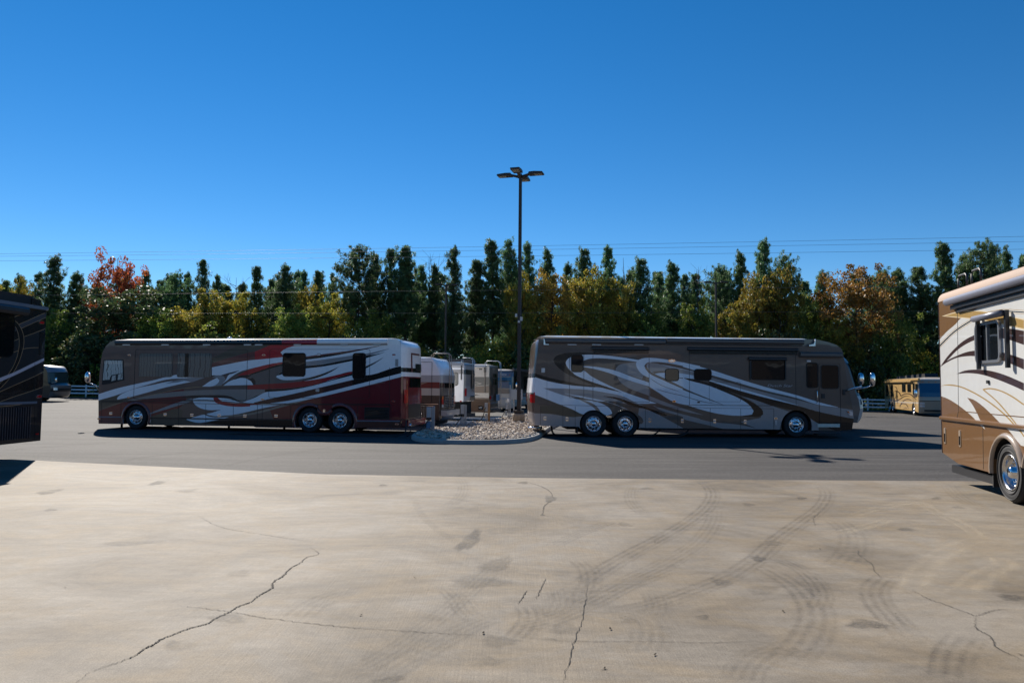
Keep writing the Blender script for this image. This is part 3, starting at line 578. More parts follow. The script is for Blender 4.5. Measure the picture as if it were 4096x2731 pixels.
# rear cap with its graphics band
zz = lambda y, z='A2', x=2025: A.L(z, (x, y))[1]
rear = [(zz(1312), A.L('A2', (2024, 1312))[0]), (zz(600), A.L('A2', (2030, 600))[0]), (zz(190), A.L('A2', (2024, 190))[0]), (zz(116), A.L('A2', (1960, 116))[0])]
A.cap('rear_cap', rear, .22, 1, [(0, 'bmaroon'), (zz(1200), 'maroon'), (zz(625), 'white'), (zz(575), 'black'), (zz(500), 'white')], 2.6)
A.cap('rear_window', rear, .22, 1, [(0, 'glass')], 2.6, (.2, .8), (zz(770), zz(640)), .012)
A.cap('tail_grille', rear, .22, 1, [(0, 'blackplastic')], 2.6, (.16, .84), (zz(1190), zz(1000)), .012)
for k, (a, b, y) in enumerate(((.03, .14, 0), (.86, .97, 0))): A.cap('tail_light', rear, .22, 1, [(0, 'redlens')], 2.6, (a, b), (zz(980), zz(800)), .02)
A.cap('rear_stripe', rear, .22, 1, [(0, 'mbrown')], 2.6, (.28, .34), (zz(560), zz(300)), .01); A.cap('rear_stripe', rear, .22, 1, [(0, 'mbrown')], 2.6, (.28, .75), (zz(320), zz(295)), .011); A.cap('rear_stripe', rear, .22, 1, [(0, 'charcoal')], 2.6, (.5, .95), (zz(540), zz(440)), .012)
b = MB(); xr = rear[0][1]; b.box((xr - .02, .05, zz(1290)), (xr + .30, 2.5, zz(1210))); b.build('rear_bumper', 'maroon', A.root)
MB().tube([(xr - .1, .35, zz(1285)), (xr + .34, .3, zz(1285))], .07, 12).build('exhaust_pipe', 'chrome', A.root)
# awning housing along the roof edge, painted in three lengths to follow the body
for nm, r, m in (('awning_housing', (367, 132, 2614, 188), 'charcoal'), ('awning_housing', (2614, 130, 3085, 187), 'crimson'), ('awning_housing', (3085, 119, 4028, 186), 'white')):
    x0, z0, x1, z1 = A.rect('A', r, -.1); h = z1 - z0
    MB().add([(x, y, z) for x in (x0, x1) for y, z in ((0.0, z0), (-.09, z0), (-.125, z0 + h * .25), (-.12, z0 + h * .65), (-.07, z1 - .005), (0.0, z1 + .01))], [(i, (i + 1) % 6, 6 + (i + 1) % 6, 6 + i) for i in range(6)] + [(5, 4, 3, 2, 1, 0), (6, 7, 8, 9, 10, 11)], 0).build(nm, m, A.root)
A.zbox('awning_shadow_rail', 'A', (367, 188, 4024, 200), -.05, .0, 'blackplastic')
for x in (520, 1042, 1600, 2150, 2300, 2820, 3450, 3890): A.zbox('awning_bracket', 'A', (x - 50, 188, x + 50, 206), -.06, 0, 'satinsteel')
MB().lathe_y([(.12, 0), (.11, -.05), (.06, -.10), (.001, -.12)], 16).build('roof_dome', 'white', A.root).matrix_local = Matrix.Translation((A.L('A', (1755, 120))[0], .9, zT + .05)) @ Matrix.Rotation(R_(-90), 4, 'X')
# windows
cw = A.zpoly('window', 'A', [(190, 735), (218, 395), (480, 395), (490, 670), (300, 720)], -.012, .006, 'seal'); A.zpoly('pane', 'A', [(206, 672), (230, 405), (468, 408), (472, 575), (320, 605), (300, 640), (296, 665)], -.018, -.008, 'reflection_pale', cw)
A.zpoly('pane', 'A', [(330, 618), (382, 602), (376, 672), (322, 685)], -.018, -.008, 'reflection_pale', cw); A.zpoly('pane', 'A', [(410, 596), (470, 580), (470, 660), (402, 670)], -.018, -.008, 'reflection_pale', cw)
A.window('A', (697, 316, 1140, 624), 'reflection_folds', .07, 'greybrown', .012); A.window('A', (1212, 312, 1666, 630), 'reflection_wavy', .07, 'greybrown', .012)
A.window('A', (2630, 314, 2926, 616), 'glass', .10); A.window('A', (3570, 314, 3734, 650), 'glass', .10)
q = A.rect('A', (1308, 312, 1360, 630)); A.box('pane_strip', q, -.012, -.006, 'black')  # black upright strip set over the painted pane
# slide-outs and bay doors
for r in ((634, 266, 2142, 932), (2446, 260, 3790, 910)): A.ring('slide_out_seal', A.rect('A', r), .012, -.008, .004, 'seal', .06)
A.seam('A', [(190, 955), (640, 950), (1600, 945), (2180, 985), (4070, 1000)], .03, -.02, 'belt_moulding', 'charcoal')
A.seam('A', [(190, 965), (640, 965), (1600, 988), (2180, 1000), (4070, 1012)], .015, -.012, 'belt_gap')
for x, t, bt in ((190, 965, 1255), (450, 965, 1230), (870, 985, 1285), (1225, 990, 1285), (1590, 992, 1290), (1960, 995, 1295), (2284, 1000, 1300), (2348, 1000, 1300), (2732, 1005, 1200), (3630, 1010, 1210), (4060, 500, 1300), (4080, 1010, 1300)): A.seam('A', [(x, t), (x, bt)], .014, -.004)
A.seam('A', [(150, 1165), (460, 1168)], .05, -.018, 'skirt_moulding', 'greyblue'); A.seam('A', [(835, 1178), (1600, 1190), (2784, 1205)], .05, -.018, 'skirt_moulding', 'charcoal'); A.seam('A', [(3600, 1218), (4200, 1222)], .05, -.018, 'skirt_moulding', 'greyblue')  # grey-blue lengths: sky sheen put into the moulding's colour
for p in ((315, 1118), (1045, 1133), (1405, 1140), (1770, 1147), (2117, 1152), (2535, 1152)): A.latch('A', p, .15, .11)
for p, m in (((565, 335), 'orangelens'), ((555, 905), 'orangelens'), ((2370, 335), 'orangelens'), ((2353, 930), 'orangelens'), ((155, 1190), 'orangelens'), ((4118, 330), 'redlens'), ((4110, 957), 'redlens'), ((4158, 1262), 'redlens')): A.marker('A', p, m)
A.zbox('porch_light', 'A', (3085, 308, 3125, 342), -.05, .0, 'clearlens', rad=.02); A.zbox('lock_badge', 'A', (3065, 785, 3115, 828), -.03, 0, 'satinsteel', rad=.03)
g = A.zbox('engine_grille', 'A', (3722, 1035, 4054, 1200), -.008, .004, 'blackplastic', rad=.03)
for k in range(8): A.zbox('slat', 'A', (3730, 1044 + k * 19, 4046, 1052 + k * 19), -.022, -.006, 'black', g)
v = A.zbox('side_vent', 'A', (4134, 388, 4178, 490), -.004, .004, 'white')
for k in range(7): A.zbox('slot', 'A', (4136, 392 + k * 14, 4176, 400 + k * 14), -.010, 0, 'black', v)
A.zbox('reflector_plate', 'A', (3164, 1064, 3194, 1122), -.02, 0, 'chrome', rad=.015); A.zbox('reflector_plate', 'A', (820, 1195, 848, 1242), -.02, 0, 'satinsteel', rad=.015)
A.flare(fa, .11, 'mbrown'); A.flare(ra1[:-1] + ra2[1:], .13, 'mbrown')
xs = [A.L('A', (650, 1182), .03)[0], A.L('A2', (800, 1230), .03)[0], A.L('A2', (1206, 1229), .03)[0]]
A.wheels(xs[:1], .52, .52, ['steer']); A.wheels(xs[1:], .52, .52, ['drive', 'drive'])
for x in (xs[0], (xs[1] + xs[2]) / 2): MB().tube([(x, .5, .52), (x, 2.05, .52)], .14, 10).build('axle', 'underbody', A.root)
# mirror on its arm, wiper of the front mud flap, levelling jacks
mx, mz = A.L('A', (150, 800)); px = lambda x, y: A.L('A', (x, y))
mir = empty('mirror', (0, 0, 0), 0, parent=A.root)
MB().tube([(px(150, 800)[0], -.02, px(150, 795)[1]), (px(130, 745)[0], -.10, px(130, 740)[1]), (px(70, 715)[0], -.18, px(70, 712)[1])], .022, 8).build('arm', 'chrome', mir)
egg(((px(22, 640)[0] + px(80, 640)[0]) / 2, -.2, (px(22, 715)[1] + px(80, 555)[1]) / 2), (.09, .13, .24)).build('housing', 'chrome', mir)
for p in ((460, 1290), (1900, 1318), (2184 + 460, 1330), (2184 + 1430, 1345)):
    x, _ = A.L('A', p, .6); j = MB(); j.tube([(x, .6, .42), (x, .6, .04)], .05, 10); j.box((x - .14, .46, .0), (x + .14, .74, .03)); j.build('levelling_jack', 'underbody', A.root)
MB().box((xs[0] - 1.0, .4, .30), (xR - .3, 2.1, .46)).build('chassis', 'underbody', A.root)

# ================================================================== taupe and white coach (right of the island)
B = Coach('motorhome', (3.24, 29.16, 0), R_(3.435), 'long taupe, white and black swoosh motorhome parked side-on right of the lamp post', group='motorhomes in the lot')
def BB(pts): return B.Ls('B', pts)
def B2(pts): return B.Ls('B2', pts)
rb1 = arch(B, 'B', (990, 1262), 187, 202, 30); rb2 = arch(B, 'B', (1418, 1266), 187, 150, -18); fb = arch(B, 'B2', (1405, 1235), 198, 195, -15)
outB = BB([(205, 1281), (186, 1110), (186, 850), (205, 600), (232, 330), (252, 118)]) + B2([(1650, 119), (1800, 150), (1920, 190), (1985, 240), (2005, 290), (2050, 600), (2100, 850), (2130, 1020), (2142, 1150), (2120, 1285), (1975, 1292), (1680, 1292)]) + fb[::-1] + B2([(1196, 1280)]) + BB([(1610, 1312)]) + rb2[::-1] + rb1[::-1] + BB([(790, 1297)])
B.body(outB, 'taupeB', 2.55)
DB = []
def dB(m, pts, z='B'): DB.append((m, B.Ls(z, smooth(pts))))
dB('greige', [(100, 1113), (400, 1125), (800, 1160), (930, 1185), (900, 1330), (100, 1330)])
dB('greige', [(1600, 1050), (1690, 1050), (1900, 1155), (2200, 1320), (1560, 1330)])
dB('oliveB', [(275, 1020), (570, 1020), (850, 1130), (800, 1160), (400, 1125), (275, 1115)])
dB('whiteB', [(100, 600), (195, 628), (360, 682), (660, 737), (900, 755), (1200, 790), (1450, 860), (1835, 985), (1600, 985), (1250, 900), (980, 872), (660, 862), (700, 905), (860, 940), (980, 950), (1130, 1000), (1220, 1070), (1240, 1120), (1170, 1145), (1090, 1110), (850, 1132), (700, 1062), (500, 985), (300, 905), (100, 830)])
dB('greige', [(310, 778), (600, 785), (900, 800), (1150, 838), (1400, 895), (1520, 955), (1660, 1010), (1500, 1000), (1250, 960), (980, 937), (850, 905), (660, 895), (450, 830)])
dB('tan', [(700, 905), (850, 940), (1000, 1000), (1060, 1060), (1092, 1115), (1030, 1088), (1000, 1050), (900, 985), (760, 920)])
dB('whiteB', stroke([(600, 850), (860, 905), (1130, 962), (1350, 1035), (1580, 1150), (1645, 1200)], 20))
dB('taupeB', [(980, 945), (1200, 975), (1400, 1050), (1560, 1120), (1640, 1180), (1662, 1225), (1640, 1255), (1600, 1262), (1560, 1160), (1400, 1085), (1240, 1120), (1215, 1065), (1130, 1000)])
dB('black', band([(100, 545), (195, 578), (400, 640), (660, 695), (860, 735), (1010, 748)], [(100, 600), (195, 630), (400, 682), (660, 737), (860, 757), (1010, 768)]))
dB('black', band([(1120, 884), (1300, 905), (1500, 970), (1700, 1040), (1990, 1138)], [(1120, 888), (1300, 932), (1500, 1012), (1700, 1064), (1950, 1152)]))
dB('greige', band([(1730, 880), (2000, 985), (2300, 1085), (2460, 1138)], [(1730, 935), (2000, 1032), (2300, 1112), (2460, 1140)]))
dB('greige', band([(1780, 1010), (2120, 1112), (2420, 1190)], [(1900, 1080), (2120, 1142), (2420, 1232)]))
dB('whiteB', [(615, 440), (640, 390), (710, 352), (850, 332), (1000, 330), (1300, 355), (1592, 398), (1576, 428), (1400, 406), (1100, 378), (930, 386), (845, 414), (845, 545), (700, 562), (640, 500)])
dB('whiteB', [(700, 560), (845, 540), (960, 620), (1150, 720), (1400, 830), (1700, 935), (1840, 985), (1600, 930), (1370, 842), (1200, 772), (1000, 706), (860, 656), (740, 600)])
dB('black', [(1600, 394), (1300, 343), (1000, 310), (700, 302), (560, 320), (472, 360), (448, 405), (470, 455), (560, 540), (700, 622), (860, 692), (1000, 742), (1200, 800), (1372, 836), (1200, 772), (1000, 706), (860, 655), (740, 600), (660, 535), (620, 475), (615, 435), (640, 390), (710, 353), (850, 332), (1000, 329), (1300, 356), (1600, 401)])
dB('greige', [(1285, 520), (1330, 470), (1450, 440), (1570, 432), (1582, 500), (1620, 560), (1662, 600), (1640, 662), (1500, 612), (1290, 545)])
dB('greige', [(1298, 605), (1500, 682), (1700, 752), (1745, 800), (1745, 885), (1600, 832), (1450, 772), (1345, 692)])
dB('whiteB', band([(845, 484), (960, 488), (1100, 505), (1300, 550), (1500, 625), (1740, 706)], [(845, 493), (1000, 522), (1200, 577), (1400, 652), (1740, 758)]))
dB('whiteB', [(2420, 482), (2000, 400), (1740, 372), (1640, 382), (1580, 410), (1560, 450), (1575, 510), (1640, 590), (1732, 640), (1738, 760), (1850, 832), (2000, 930), (2100, 975), (2270, 1010), (2420, 1020)])
dB('taupeB', [(2420, 535), (2100, 462), (1900, 431), (1760, 429), (1700, 444), (1671, 478), (1690, 526), (1745, 586), (1900, 662), (2100, 752), (2420, 885), (2420, 858), (2200, 770), (2000, 672), (1800, 582), (1740, 542), (1706, 492), (1706, 462), (1740, 441), (1800, 446), (2000, 482), (2420, 575)])
dB('greige', [(1708, 465), (1740, 444), (2000, 490), (2420, 578), (2420, 622), (2100, 572), (1900, 556), (1770, 560), (1722, 522)])
dB('taupeB', [(1770, 561), (1850, 552), (1962, 550), (1962, 572), (1860, 577), (1812, 586), (1850, 612)])
dB('taupeB', stroke([(1735, 640), (1900, 740), (2160, 832)], 7)); dB('taupeB', stroke([(1820, 790), (2000, 840), (2400, 925)], 7))
dB('black', band([(2130, 634), (2250, 646), (2420, 668)], [(2130, 640), (2250, 662), (2420, 700)]))
b2 = lambda m, pts: dB(m, pts, 'B2')
b2('greige', [(690, 850), (860, 895), (1100, 980), (1340, 1060), (1240, 1130), (1180, 1300), (1000, 1300), (685, 1180), (940, 1130), (975, 1060), (885, 955)])
b2('greige', band([(-60, 1090), (0, 1105), (300, 1180), (690, 1222), (980, 1290)], [(-60, 1145), (0, 1162), (300, 1232), (500, 1278), (980, 1300)]))
b2('greige', [(1590, 1140), (1690, 1200), (1690, 1310), (1600, 1310)])
b2('black', [(1480, 1020), (1700, 1055), (1975, 1112), (2160, 1145), (2160, 1310), (1975, 1310), (1690, 1205), (1590, 1140)])
b2('whiteB', [(-60, 600), (0, 636), (280, 718), (480, 798), (680, 888), (800, 968), (852, 1040), (832, 1086), (700, 1102), (500, 1092), (300, 1056), (0, 966), (-60, 940)])
b2('black', [(-60, 610), (0, 624), (290, 690), (500, 778), (700, 868), (880, 958), (970, 1038), (974, 1090), (905, 1118), (830, 1114), (600, 1100), (700, 1102), (832, 1086), (852, 1040), (800, 968), (680, 884), (480, 794), (280, 714), (0, 640)])
b2('taupeB', band([(-62, 738), (0, 768), (200, 852), (465, 961)], [(-62, 768), (0, 792), (200, 868), (465, 964)])); b2('taupeB', band([(-62, 846), (0, 862), (200, 918), (450, 960)], [(-62, 853), (0, 869), (200, 926), (450, 962)]))
b2('whiteB', band([(-60, 414), (0, 430), (300, 511), (700, 641), (1000, 731), (1400, 836), (1690, 926), (1940, 992)], [(-60, 472), (0, 490), (300, 576), (700, 692), (1000, 777), (1400, 872), (1690, 962), (1940, 995)]))
b2('greige', band([(-60, 505), (0, 522), (300, 608), (680, 718), (1000, 803), (1400, 894), (1690, 966), (1975, 1004), (2160, 1034)], [(-60, 548), (0, 562), (300, 645), (680, 756), (1000, 850), (1400, 965), (1690, 1050), (1975, 1110), (2160, 1144)]))
b2('whiteB', band([(280, 640), (680, 752), (1000, 842), (1420, 965)], [(280, 655), (680, 782), (1000, 868), (1420, 970)]))
b2('black', [(270, 664), (680, 784), (1000, 870), (1400, 972), (1700, 1056), (1560, 1062), (1400, 1040), (1100, 975), (860, 895), (700, 845), (480, 770), (290, 708)])
B.panel(outB, DB, 'taupeB')
x0 = B.L('B', (258, 118))[0]; x1, zt = B.L('B2', (1650, 119)); B.roof(x0, x1, zt, .08, 'white')
zb = lambda y: B.L('B', (200, y))[1]
rearB = [(zb(1281), B.L('B', (205, 1281))[0]), (zb(850), B.L('B', (186, 850))[0]), (zb(330), B.L('B', (232, 330))[0]), (zb(118), B.L('B', (252, 118))[0])]
B.cap('rear_cap', rearB, .16, -1, [(0, 'greige'), (zb(1115), 'taupeB'), (zb(850), 'whiteB'), (zb(625), 'black'), (zb(570), 'taupeB')], 2.2)
for a, c in ((.0, .13), (.87, 1.0)): B.cap('tail_light', rearB, .16, -1, [(0, 'redlens')], 2.2, (a, c), (zb(975), zb(865)), .03)
B.zbox('tail_light_side', 'B', (186, 835, 200, 980), -.02, .03, 'redlens', rad=.02)
hx = rearB[0][1]; MB().tube([(hx + .3, .3, .36), (hx - .25, .28, .33)], .05, 10).build('exhaust_pipe', 'chrome', B.root); MB().box((hx - .06, .5, .32), (hx + .2, 2.0, .45)).build('rear_bumper', 'taupeB', B.root)
# awnings
def awning(C, z, r, depth, mat, nm='awning'):
    x0, z0, x1, z1 = C.rect(z, r, -depth); h = z1 - z0
    return MB().add([(x, y, zz) for x in (x0, x1) for y, zz in ((.0, z0), (-depth * .7, z0), (-depth, z0 + h * .3), (-depth, z0 + h * .7), (-depth * .6, z1), (.0, z1 + .01))], [(i, (i + 1) % 6, 6 + (i + 1) % 6, 6 + i) for i in range(6)] + [(5, 4, 3, 2, 1, 0), (6, 7, 8, 9, 10, 11)]).build(nm, mat, C.root)
awning(B, 'B', (326, 118, 1960, 182), .13, 'awning_taupe'); awning(B, 'B', (1976, 118, 3822, 184), .13, 'awning_taupe')
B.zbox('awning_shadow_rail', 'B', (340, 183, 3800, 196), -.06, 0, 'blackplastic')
B.zpoly('awning_end_plate', 'B', [(318, 118), (330, 118), (340, 185), (390, 190), (390, 198), (318, 198)], -.14, -.01, 'alloy'); B.zpoly('awning_end_plate', 'B2', [(1652, 118), (1640, 150), (1625, 180), (1570, 190), (1565, 206), (1648, 206)], -.14, -.01, 'alloy')
for x in (700, 1030, 1600): B.zbox('awning_bracket', 'B', (x - 60, 190, x + 60, 200), -.05, 0, 'satinsteel')
awning(B, 'B', (968, 226, 1742, 268), .10, 'awning_dark', 'slide_topper'); B.zbox('slide_topper_fabric', 'B', (992, 262, 1730, 312), -.03, 0, 'black')
awning(B, 'B2', (8, 226, 1432, 270), .10, 'awning_dark', 'slide_topper'); B.zbox('slide_topper_fabric', 'B2', (26, 264, 1415, 312), -.03, 0, 'black')
awning(B, 'B2', (1460, 284, 1998, 354), .14, 'awning_taupe', 'door_awning')
wa = awning(B, 'B2', (795, 350, 1285, 392), .12, 'awning_dark', 'window_awning')
for x in (812, 1266): B.zbox('awning_arm', 'B2', (x - 7, 392, x + 7, 640), -.06, -.02, 'blackplastic', wa)
# windows
B.window('B', (694, 338, 842, 556), 'glass', .09); B.window('B', (1957, 525, 2128, 676), 'glass', .09); B.window('B2', (90, 508, 302, 642), 'glass', .09); B.window('B2', (826, 398, 1258, 636), 'glass', .08); B.window('B2', (1538, 426, 1674, 738), 'glass', .08)
o = B.zpoly('badge', 'B', [(1990, 412), (2005, 396), (2040, 390), (2078, 396), (2094, 412), (2078, 428), (2040, 434), (2005, 428)], -.02, .0, 'chrome'); B.zbox('badge_plate', 'B', (2018, 402, 2062, 424), -.028, -.015, 'alloy', o, .01)
# entry door
q = B.rect('B2', (1698, 432, 1968, 1196)); door = B.ring('entry_door', q, .012, -.01, .004, 'seal', .06)
qw = B.rect('B2', (1722, 456, 1942, 750)); B.ring('door_window', qw, .03, -.02, .004, 'blackplastic', .09, door); B.box('pane', (qw[0] - .005, qw[1] - .005, qw[2] + .005, qw[3] + .005), -.012, .004, 'glass', door, .09)
B.zbox('handle', 'B2', (1728, 818, 1772, 880), -.03, 0, 'blackplastic', door, .02)
qs = B.L('B2', (1662, 800)); MB().tube([(qs[0], -.01, B.L('B2', (1662, 770))[1]), (qs[0], -.07, B.L('B2', (1662, 790))[1]), (qs[0], -.07, B.L('B2', (1662, 920))[1]), (qs[0], -.01, B.L('B2', (1662, 940))[1])], .018, 8).build('grab_handle', 'chrome', B.root)
st = B.zbox('entry_step', 'B2', (1680, 1206, 1964, 1250), -.03, .3, 'creamstep'); B.zbox('tread', 'B2', (1690, 1340, 1975, 1352), -.35, .1, 'blackplastic', st); B.zbox('tread', 'B2', (1690, 1296, 1965, 1310), -.12, .3, 'blackplastic', st)
B.zbox('porch_light', 'B2', (1540, 388, 1590, 410), -.04, 0, 'clearlens', rad=.02)
# slides, bay doors, handles
for z, r in (('B', (980, 320, 1736, 962)), ('B', (664, 320, 858, 908)), ('B', (2276, 330, 3706, 1010))): B.seam(None, [(B.rect(z, r)[0], B.rect(z, r)[3]), (B.rect(z, r)[0], B.rect(z, r)[1]), (B.rect(z, r)[2], B.rect(z, r)[1]), (B.rect(z, r)[2], B.rect(z, r)[3])], .013, -.006, 'slide_out_seal')
B.ring('cargo_hatch', B.rect('B2', (282, 672, 680, 920)), .010, -.004, .004, 'seal', .03)
B.seam('B', [(250, 998), (1000, 1018), (1700, 1030), (2350, 1045)], .012, -.006, 'belt_gap'); B.seam('B2', [(-60, 985), (300, 1005), (1110, 1012)], .012, -.006, 'belt_gap'); B.seam('B2', [(0, 966), (450, 972), (1160, 978)], .008, -.004, 'belt_gap')
for x, t, bt in ((275, 1018, 1280), (577, 1020, 1285), (742, 1022, 1292), (1685, 1045, 1310), (2120, 1045, 1312), (362, 330, 1000)): B.seam('B', [(x, t), (x, bt)], .013 if x != 362 else .006, -.004)
for x, t, bt in ((293, 1008, 1275), (686, 1012, 1278), (1112, 1012, 1280)): B.seam('B2', [(x, t), (x, bt)], .013, -.004)
for p in ((335, 1185), (632, 1195), (1745, 1210), (2180, 1218)): B.latch('B', p, .11, .16)
for p in ((350, 1172), (742, 1180)): B.latch('B2', p, .11, .16)
B.marker('B', (2070, 955), 'orangelens', .09, .05); B.marker('B2', (1137, 1137), 'orangelens', .09, .05); B.zbox('fuel_flap', 'B2', (1150, 1025, 1206, 1078), -.008, .0, 'greige', rad=.03); B.zbox('reflector_plate', 'B2', (1128, 1160, 1154, 1222), -.02, 0, 'satinsteel', rad=.02); B.zbox('reflector_plate', 'B', (1168, 1148, 1230, 1176), -.02, 0, 'chrome', rad=.025)
B.zbox('outside_socket', 'B', (288, 510, 335, 570), -.03, 0, 'satinsteel', rad=.02); B.zbox('vent', 'B2', (128, 920, 160, 936), -.02, 0, 'black')
hl = B.zpoly('headlight', 'B2', [(2050, 1040), (2110, 1045), (2130, 1060), (2132, 1106), (2090, 1100)], -.03, .05, 'clearlens'); B.zpoly('turn_signal', 'B2', [(2052, 1042), (2082, 1046), (2094, 1080), (2070, 1065)], -.036, -.02, 'orangelens', hl)
mir = empty('mirror', (0, 0, 0), 0, parent=B.root); c = lambda x, y: B.L('B2', (x, y))
MB().tube([(c(2025, 785)[0], -.02, c(2025, 785)[1]), (c(2100, 750)[0], -.2, c(2100, 752)[1]), (c(2195, 722)[0], -.3, c(2195, 722)[1])], .03, 8).build('arm', 'chrome', mir)
egg(((c(2155, 700)[0] + c(2215, 700)[0]) / 2, -.3, (c(2155, 705)[1] + c(2155, 556)[1]) / 2), (.10, .13, .24)).build('housing', 'chrome', mir); B.zbox('mirror_bracket', 'B2', (2008, 765, 2036, 835), -.05, .02, 'blackplastic')
B.cap('front_cap', [(B.L('B2', p)[1], B.L('B2', p)[0]) for p in ((2120, 1284), (2142, 1150), (2130, 1020), (2100, 850), (2050, 600), (2005, 290), (1985, 240), (1920, 190))], .12, 1, [(0, 'black'), (B.L('B2', (2130, 1140))[1], 'greige'), (B.L('B2', (2120, 1000))[1], 'taupeB')], 2.4)
B.cap('windshield', [(B.L('B2', p)[1], B.L('B2', p)[0]) for p in ((2120, 1284), (2142, 1150), (2130, 1020), (2100, 850), (2050, 600), (2005, 290), (1985, 240), (1920, 190))], .12, 1, [(0, 'glass')], 2.4, (.06, .94), (B.L('B2', (2100, 850))[1], B.L('B2', (2000, 300))[1]), .015)
# lettering on the side
def lettering(C, z, r, text, mat, y, parent=None, shear=.25):
    q = C.rect(z, r); cu = bpy.data.curves.new('t', 'FONT'); cu.body = text; cu.extrude = .004; cu.shear = shear; ob = bpy.data.objects.new('t', cu); COL.objects.link(ob)
    bpy.context.view_layer.update(); me = bpy.data.meshes.new_from_object(ob.evaluated_get(bpy.context.evaluated_depsgraph_get())); bpy.data.objects.remove(ob); bpy.data.curves.remove(cu)
    xs_ = [v.co.x for v in me.vertices]; ys_ = [v.co.y for v in me.vertices]; kx = (q[2] - q[0]) / (max(xs_) - min(xs_)); ky = (q[3] - q[1]) / (max(ys_) - min(ys_))
    for v in me.vertices: v.co = Vector((q[0] + (v.co.x - min(xs_)) * kx, y - v.co.z, q[1] + (v.co.y - min(ys_)) * ky))
    me.materials.clear(); return link('lettering', me, mat, parent or C.root)
lettering(B, 'B2', (1030, 699, 1356, 732), 'Dutch Star', 'silver', -.008)
xs = [B.L('B', (990, 1262), .03)[0], B.L('B', (1418, 1266), .03)[0], B.L('B2', (1405, 1235), .03)[0]]
B.wheels(xs[:1], .52, .52, ['steer']); B.wheels(xs[1:2], .52, .52, ['drive']); B.wheels(xs[2:], .52, .52, ['steer'])
for x in (xs[0], xs[1], xs[2]): MB().tube([(x, .5, .52), (x, 2.05, .52)], .14, 10).build('axle', 'underbody', B.root)
MB().box((xs[0] - 1.0, .4, .28), (xs[2] + .9, 2.1, .46)).build('chassis', 'underbody', B.root)
fx = xs[0] - .62; MB().box((fx - .03, .05, .14), (fx, .6, .7)).build('mud_flap', 'rubber', B.root)
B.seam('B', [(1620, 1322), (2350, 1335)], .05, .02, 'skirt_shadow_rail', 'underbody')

# ================================================================== white and tan coach entering on the right, nose towards the camera
NV = Vector((-.206, -.9785)).normalized(); n0 = on_z(4040, 2013, CZ); C = Coach('motorhome', (n0.x, n0.y, CZ), math.atan2(NV.y, NV.x), 'white and tan motorhome with brown swooshes cut off by the right picture edge', group='motorhomes in the lot'); C.W = 2.5
NN = lambda pts: C.Ls('N', pts)
x0 = C.L('N', (98, 1400))[0]; LEN = 12.2
zt = C.L('N', (90, 462))[1]; ax, az = C.L('N', (905, 2480)); ax += .10; R1 = .60
zb0 = C.L('N', (122, 2350))[1]; zb1 = C.L('N', (330, 2492))[1]; xb1 = C.L('N', (330, 2492))[0]; zb2 = .44
a1 = arc(ax, .53, R1, 188, 14); a2_ = arc(ax + 1.27, .53, R1, 166, -8); fx = x0 + LEN - 2.6; a3 = arc(fx, .53, R1, 188, -8)
outN = [(x0, zb0), (x0, zt)] + [(x0 + LEN - .5, zt), (x0 + LEN - .05, zt - .5), (x0 + LEN, 1.6), (x0 + LEN, .5)] + a3[::-1] + a2_[::-1] + a1[::-1] + [(xb1, zb1)]
C.body(outN, 'tanN', 2.5)
DN = []
far = x0 + LEN + .1
def dN(m, pts, tail=None):
    q = NN(smooth(pts) if tail is None else smooth(pts, False))
    DN.append((m, q + (tail or [])))
dN('tanN', [(20, 440), (1148, 180), (1148, 325), (900, 398), (700, 472), (510, 572), (495, 668), (370, 662), (285, 745), (180, 835), (100, 920), (20, 1000)])
zr_ = C.L('N', (1148, 560))[1]
DN[-1] = ('tanN', NN([(20, 430), (1148, 150)]) + NN(smooth([(1148, 325), (900, 398), (700, 472), (510, 572), (495, 668), (370, 662), (285, 745), (180, 835), (100, 920), (20, 1000)], False)))
dN('creamN', [(118, 641), (285, 590), (500, 570), (700, 586), (1148, 676), (1148, 812), (700, 710), (490, 680), (285, 658)], [])
dN('goldN', [(150, 638), (285, 602), (500, 580), (700, 597), (1148, 690), (1148, 798), (700, 698), (490, 668), (285, 648)], [])
for p, wd in (([(40, 1072), (100, 1005), (285, 828), (495, 690)], 15), ([(890, 576), (1148, 592)], 13)): dN('black', stroke(p, wd, False))
for p, wd in (([(40, 1092), (100, 1028), (285, 850), (495, 712)], 5), ([(40, 1050), (100, 982), (285, 806), (495, 670)], 5), ([(690, 588), (890, 556), (1148, 570)], 6), ([(890, 598), (1148, 612)], 6)): dN('goldN', stroke(p, wd, False))
dN('darkN', [(92, 1281), (180, 1155), (290, 1035), (390, 950), (490, 893), (700, 810), (940, 795), (1148, 825), (1148, 1002), (940, 932), (700, 900), (490, 957), (320, 1060), (200, 1180)])
dN('darkN', [(95, 1278), (180, 1200), (300, 1140), (430, 1090), (550, 1072), (800, 1080), (900, 1100), (1148, 1180), (1148, 1310), (900, 1205), (750, 1160), (550, 1143), (430, 1143), (300, 1165), (180, 1222)])
dN('darkN', [(300, 1366), (400, 1325), (550, 1310), (720, 1325), (900, 1375), (1148, 1480), (1148, 1577), (1000, 1510), (800, 1430), (600, 1370), (450, 1355)])
dN('goldN', stroke([(85, 1516), (200, 1504), (330, 1521), (500, 1591), (700, 1711), (900, 1870), (1050, 2030), (1148, 2150)], 17)); dN('goldN', stroke([(632, 1560), (720, 1549), (850, 1576), (1000, 1650), (1148, 1752)], 17, False)); dN('goldN', stroke([(640, 1565), (800, 1700), (950, 1870), (1060, 2010), (1148, 2150)], 15, False))
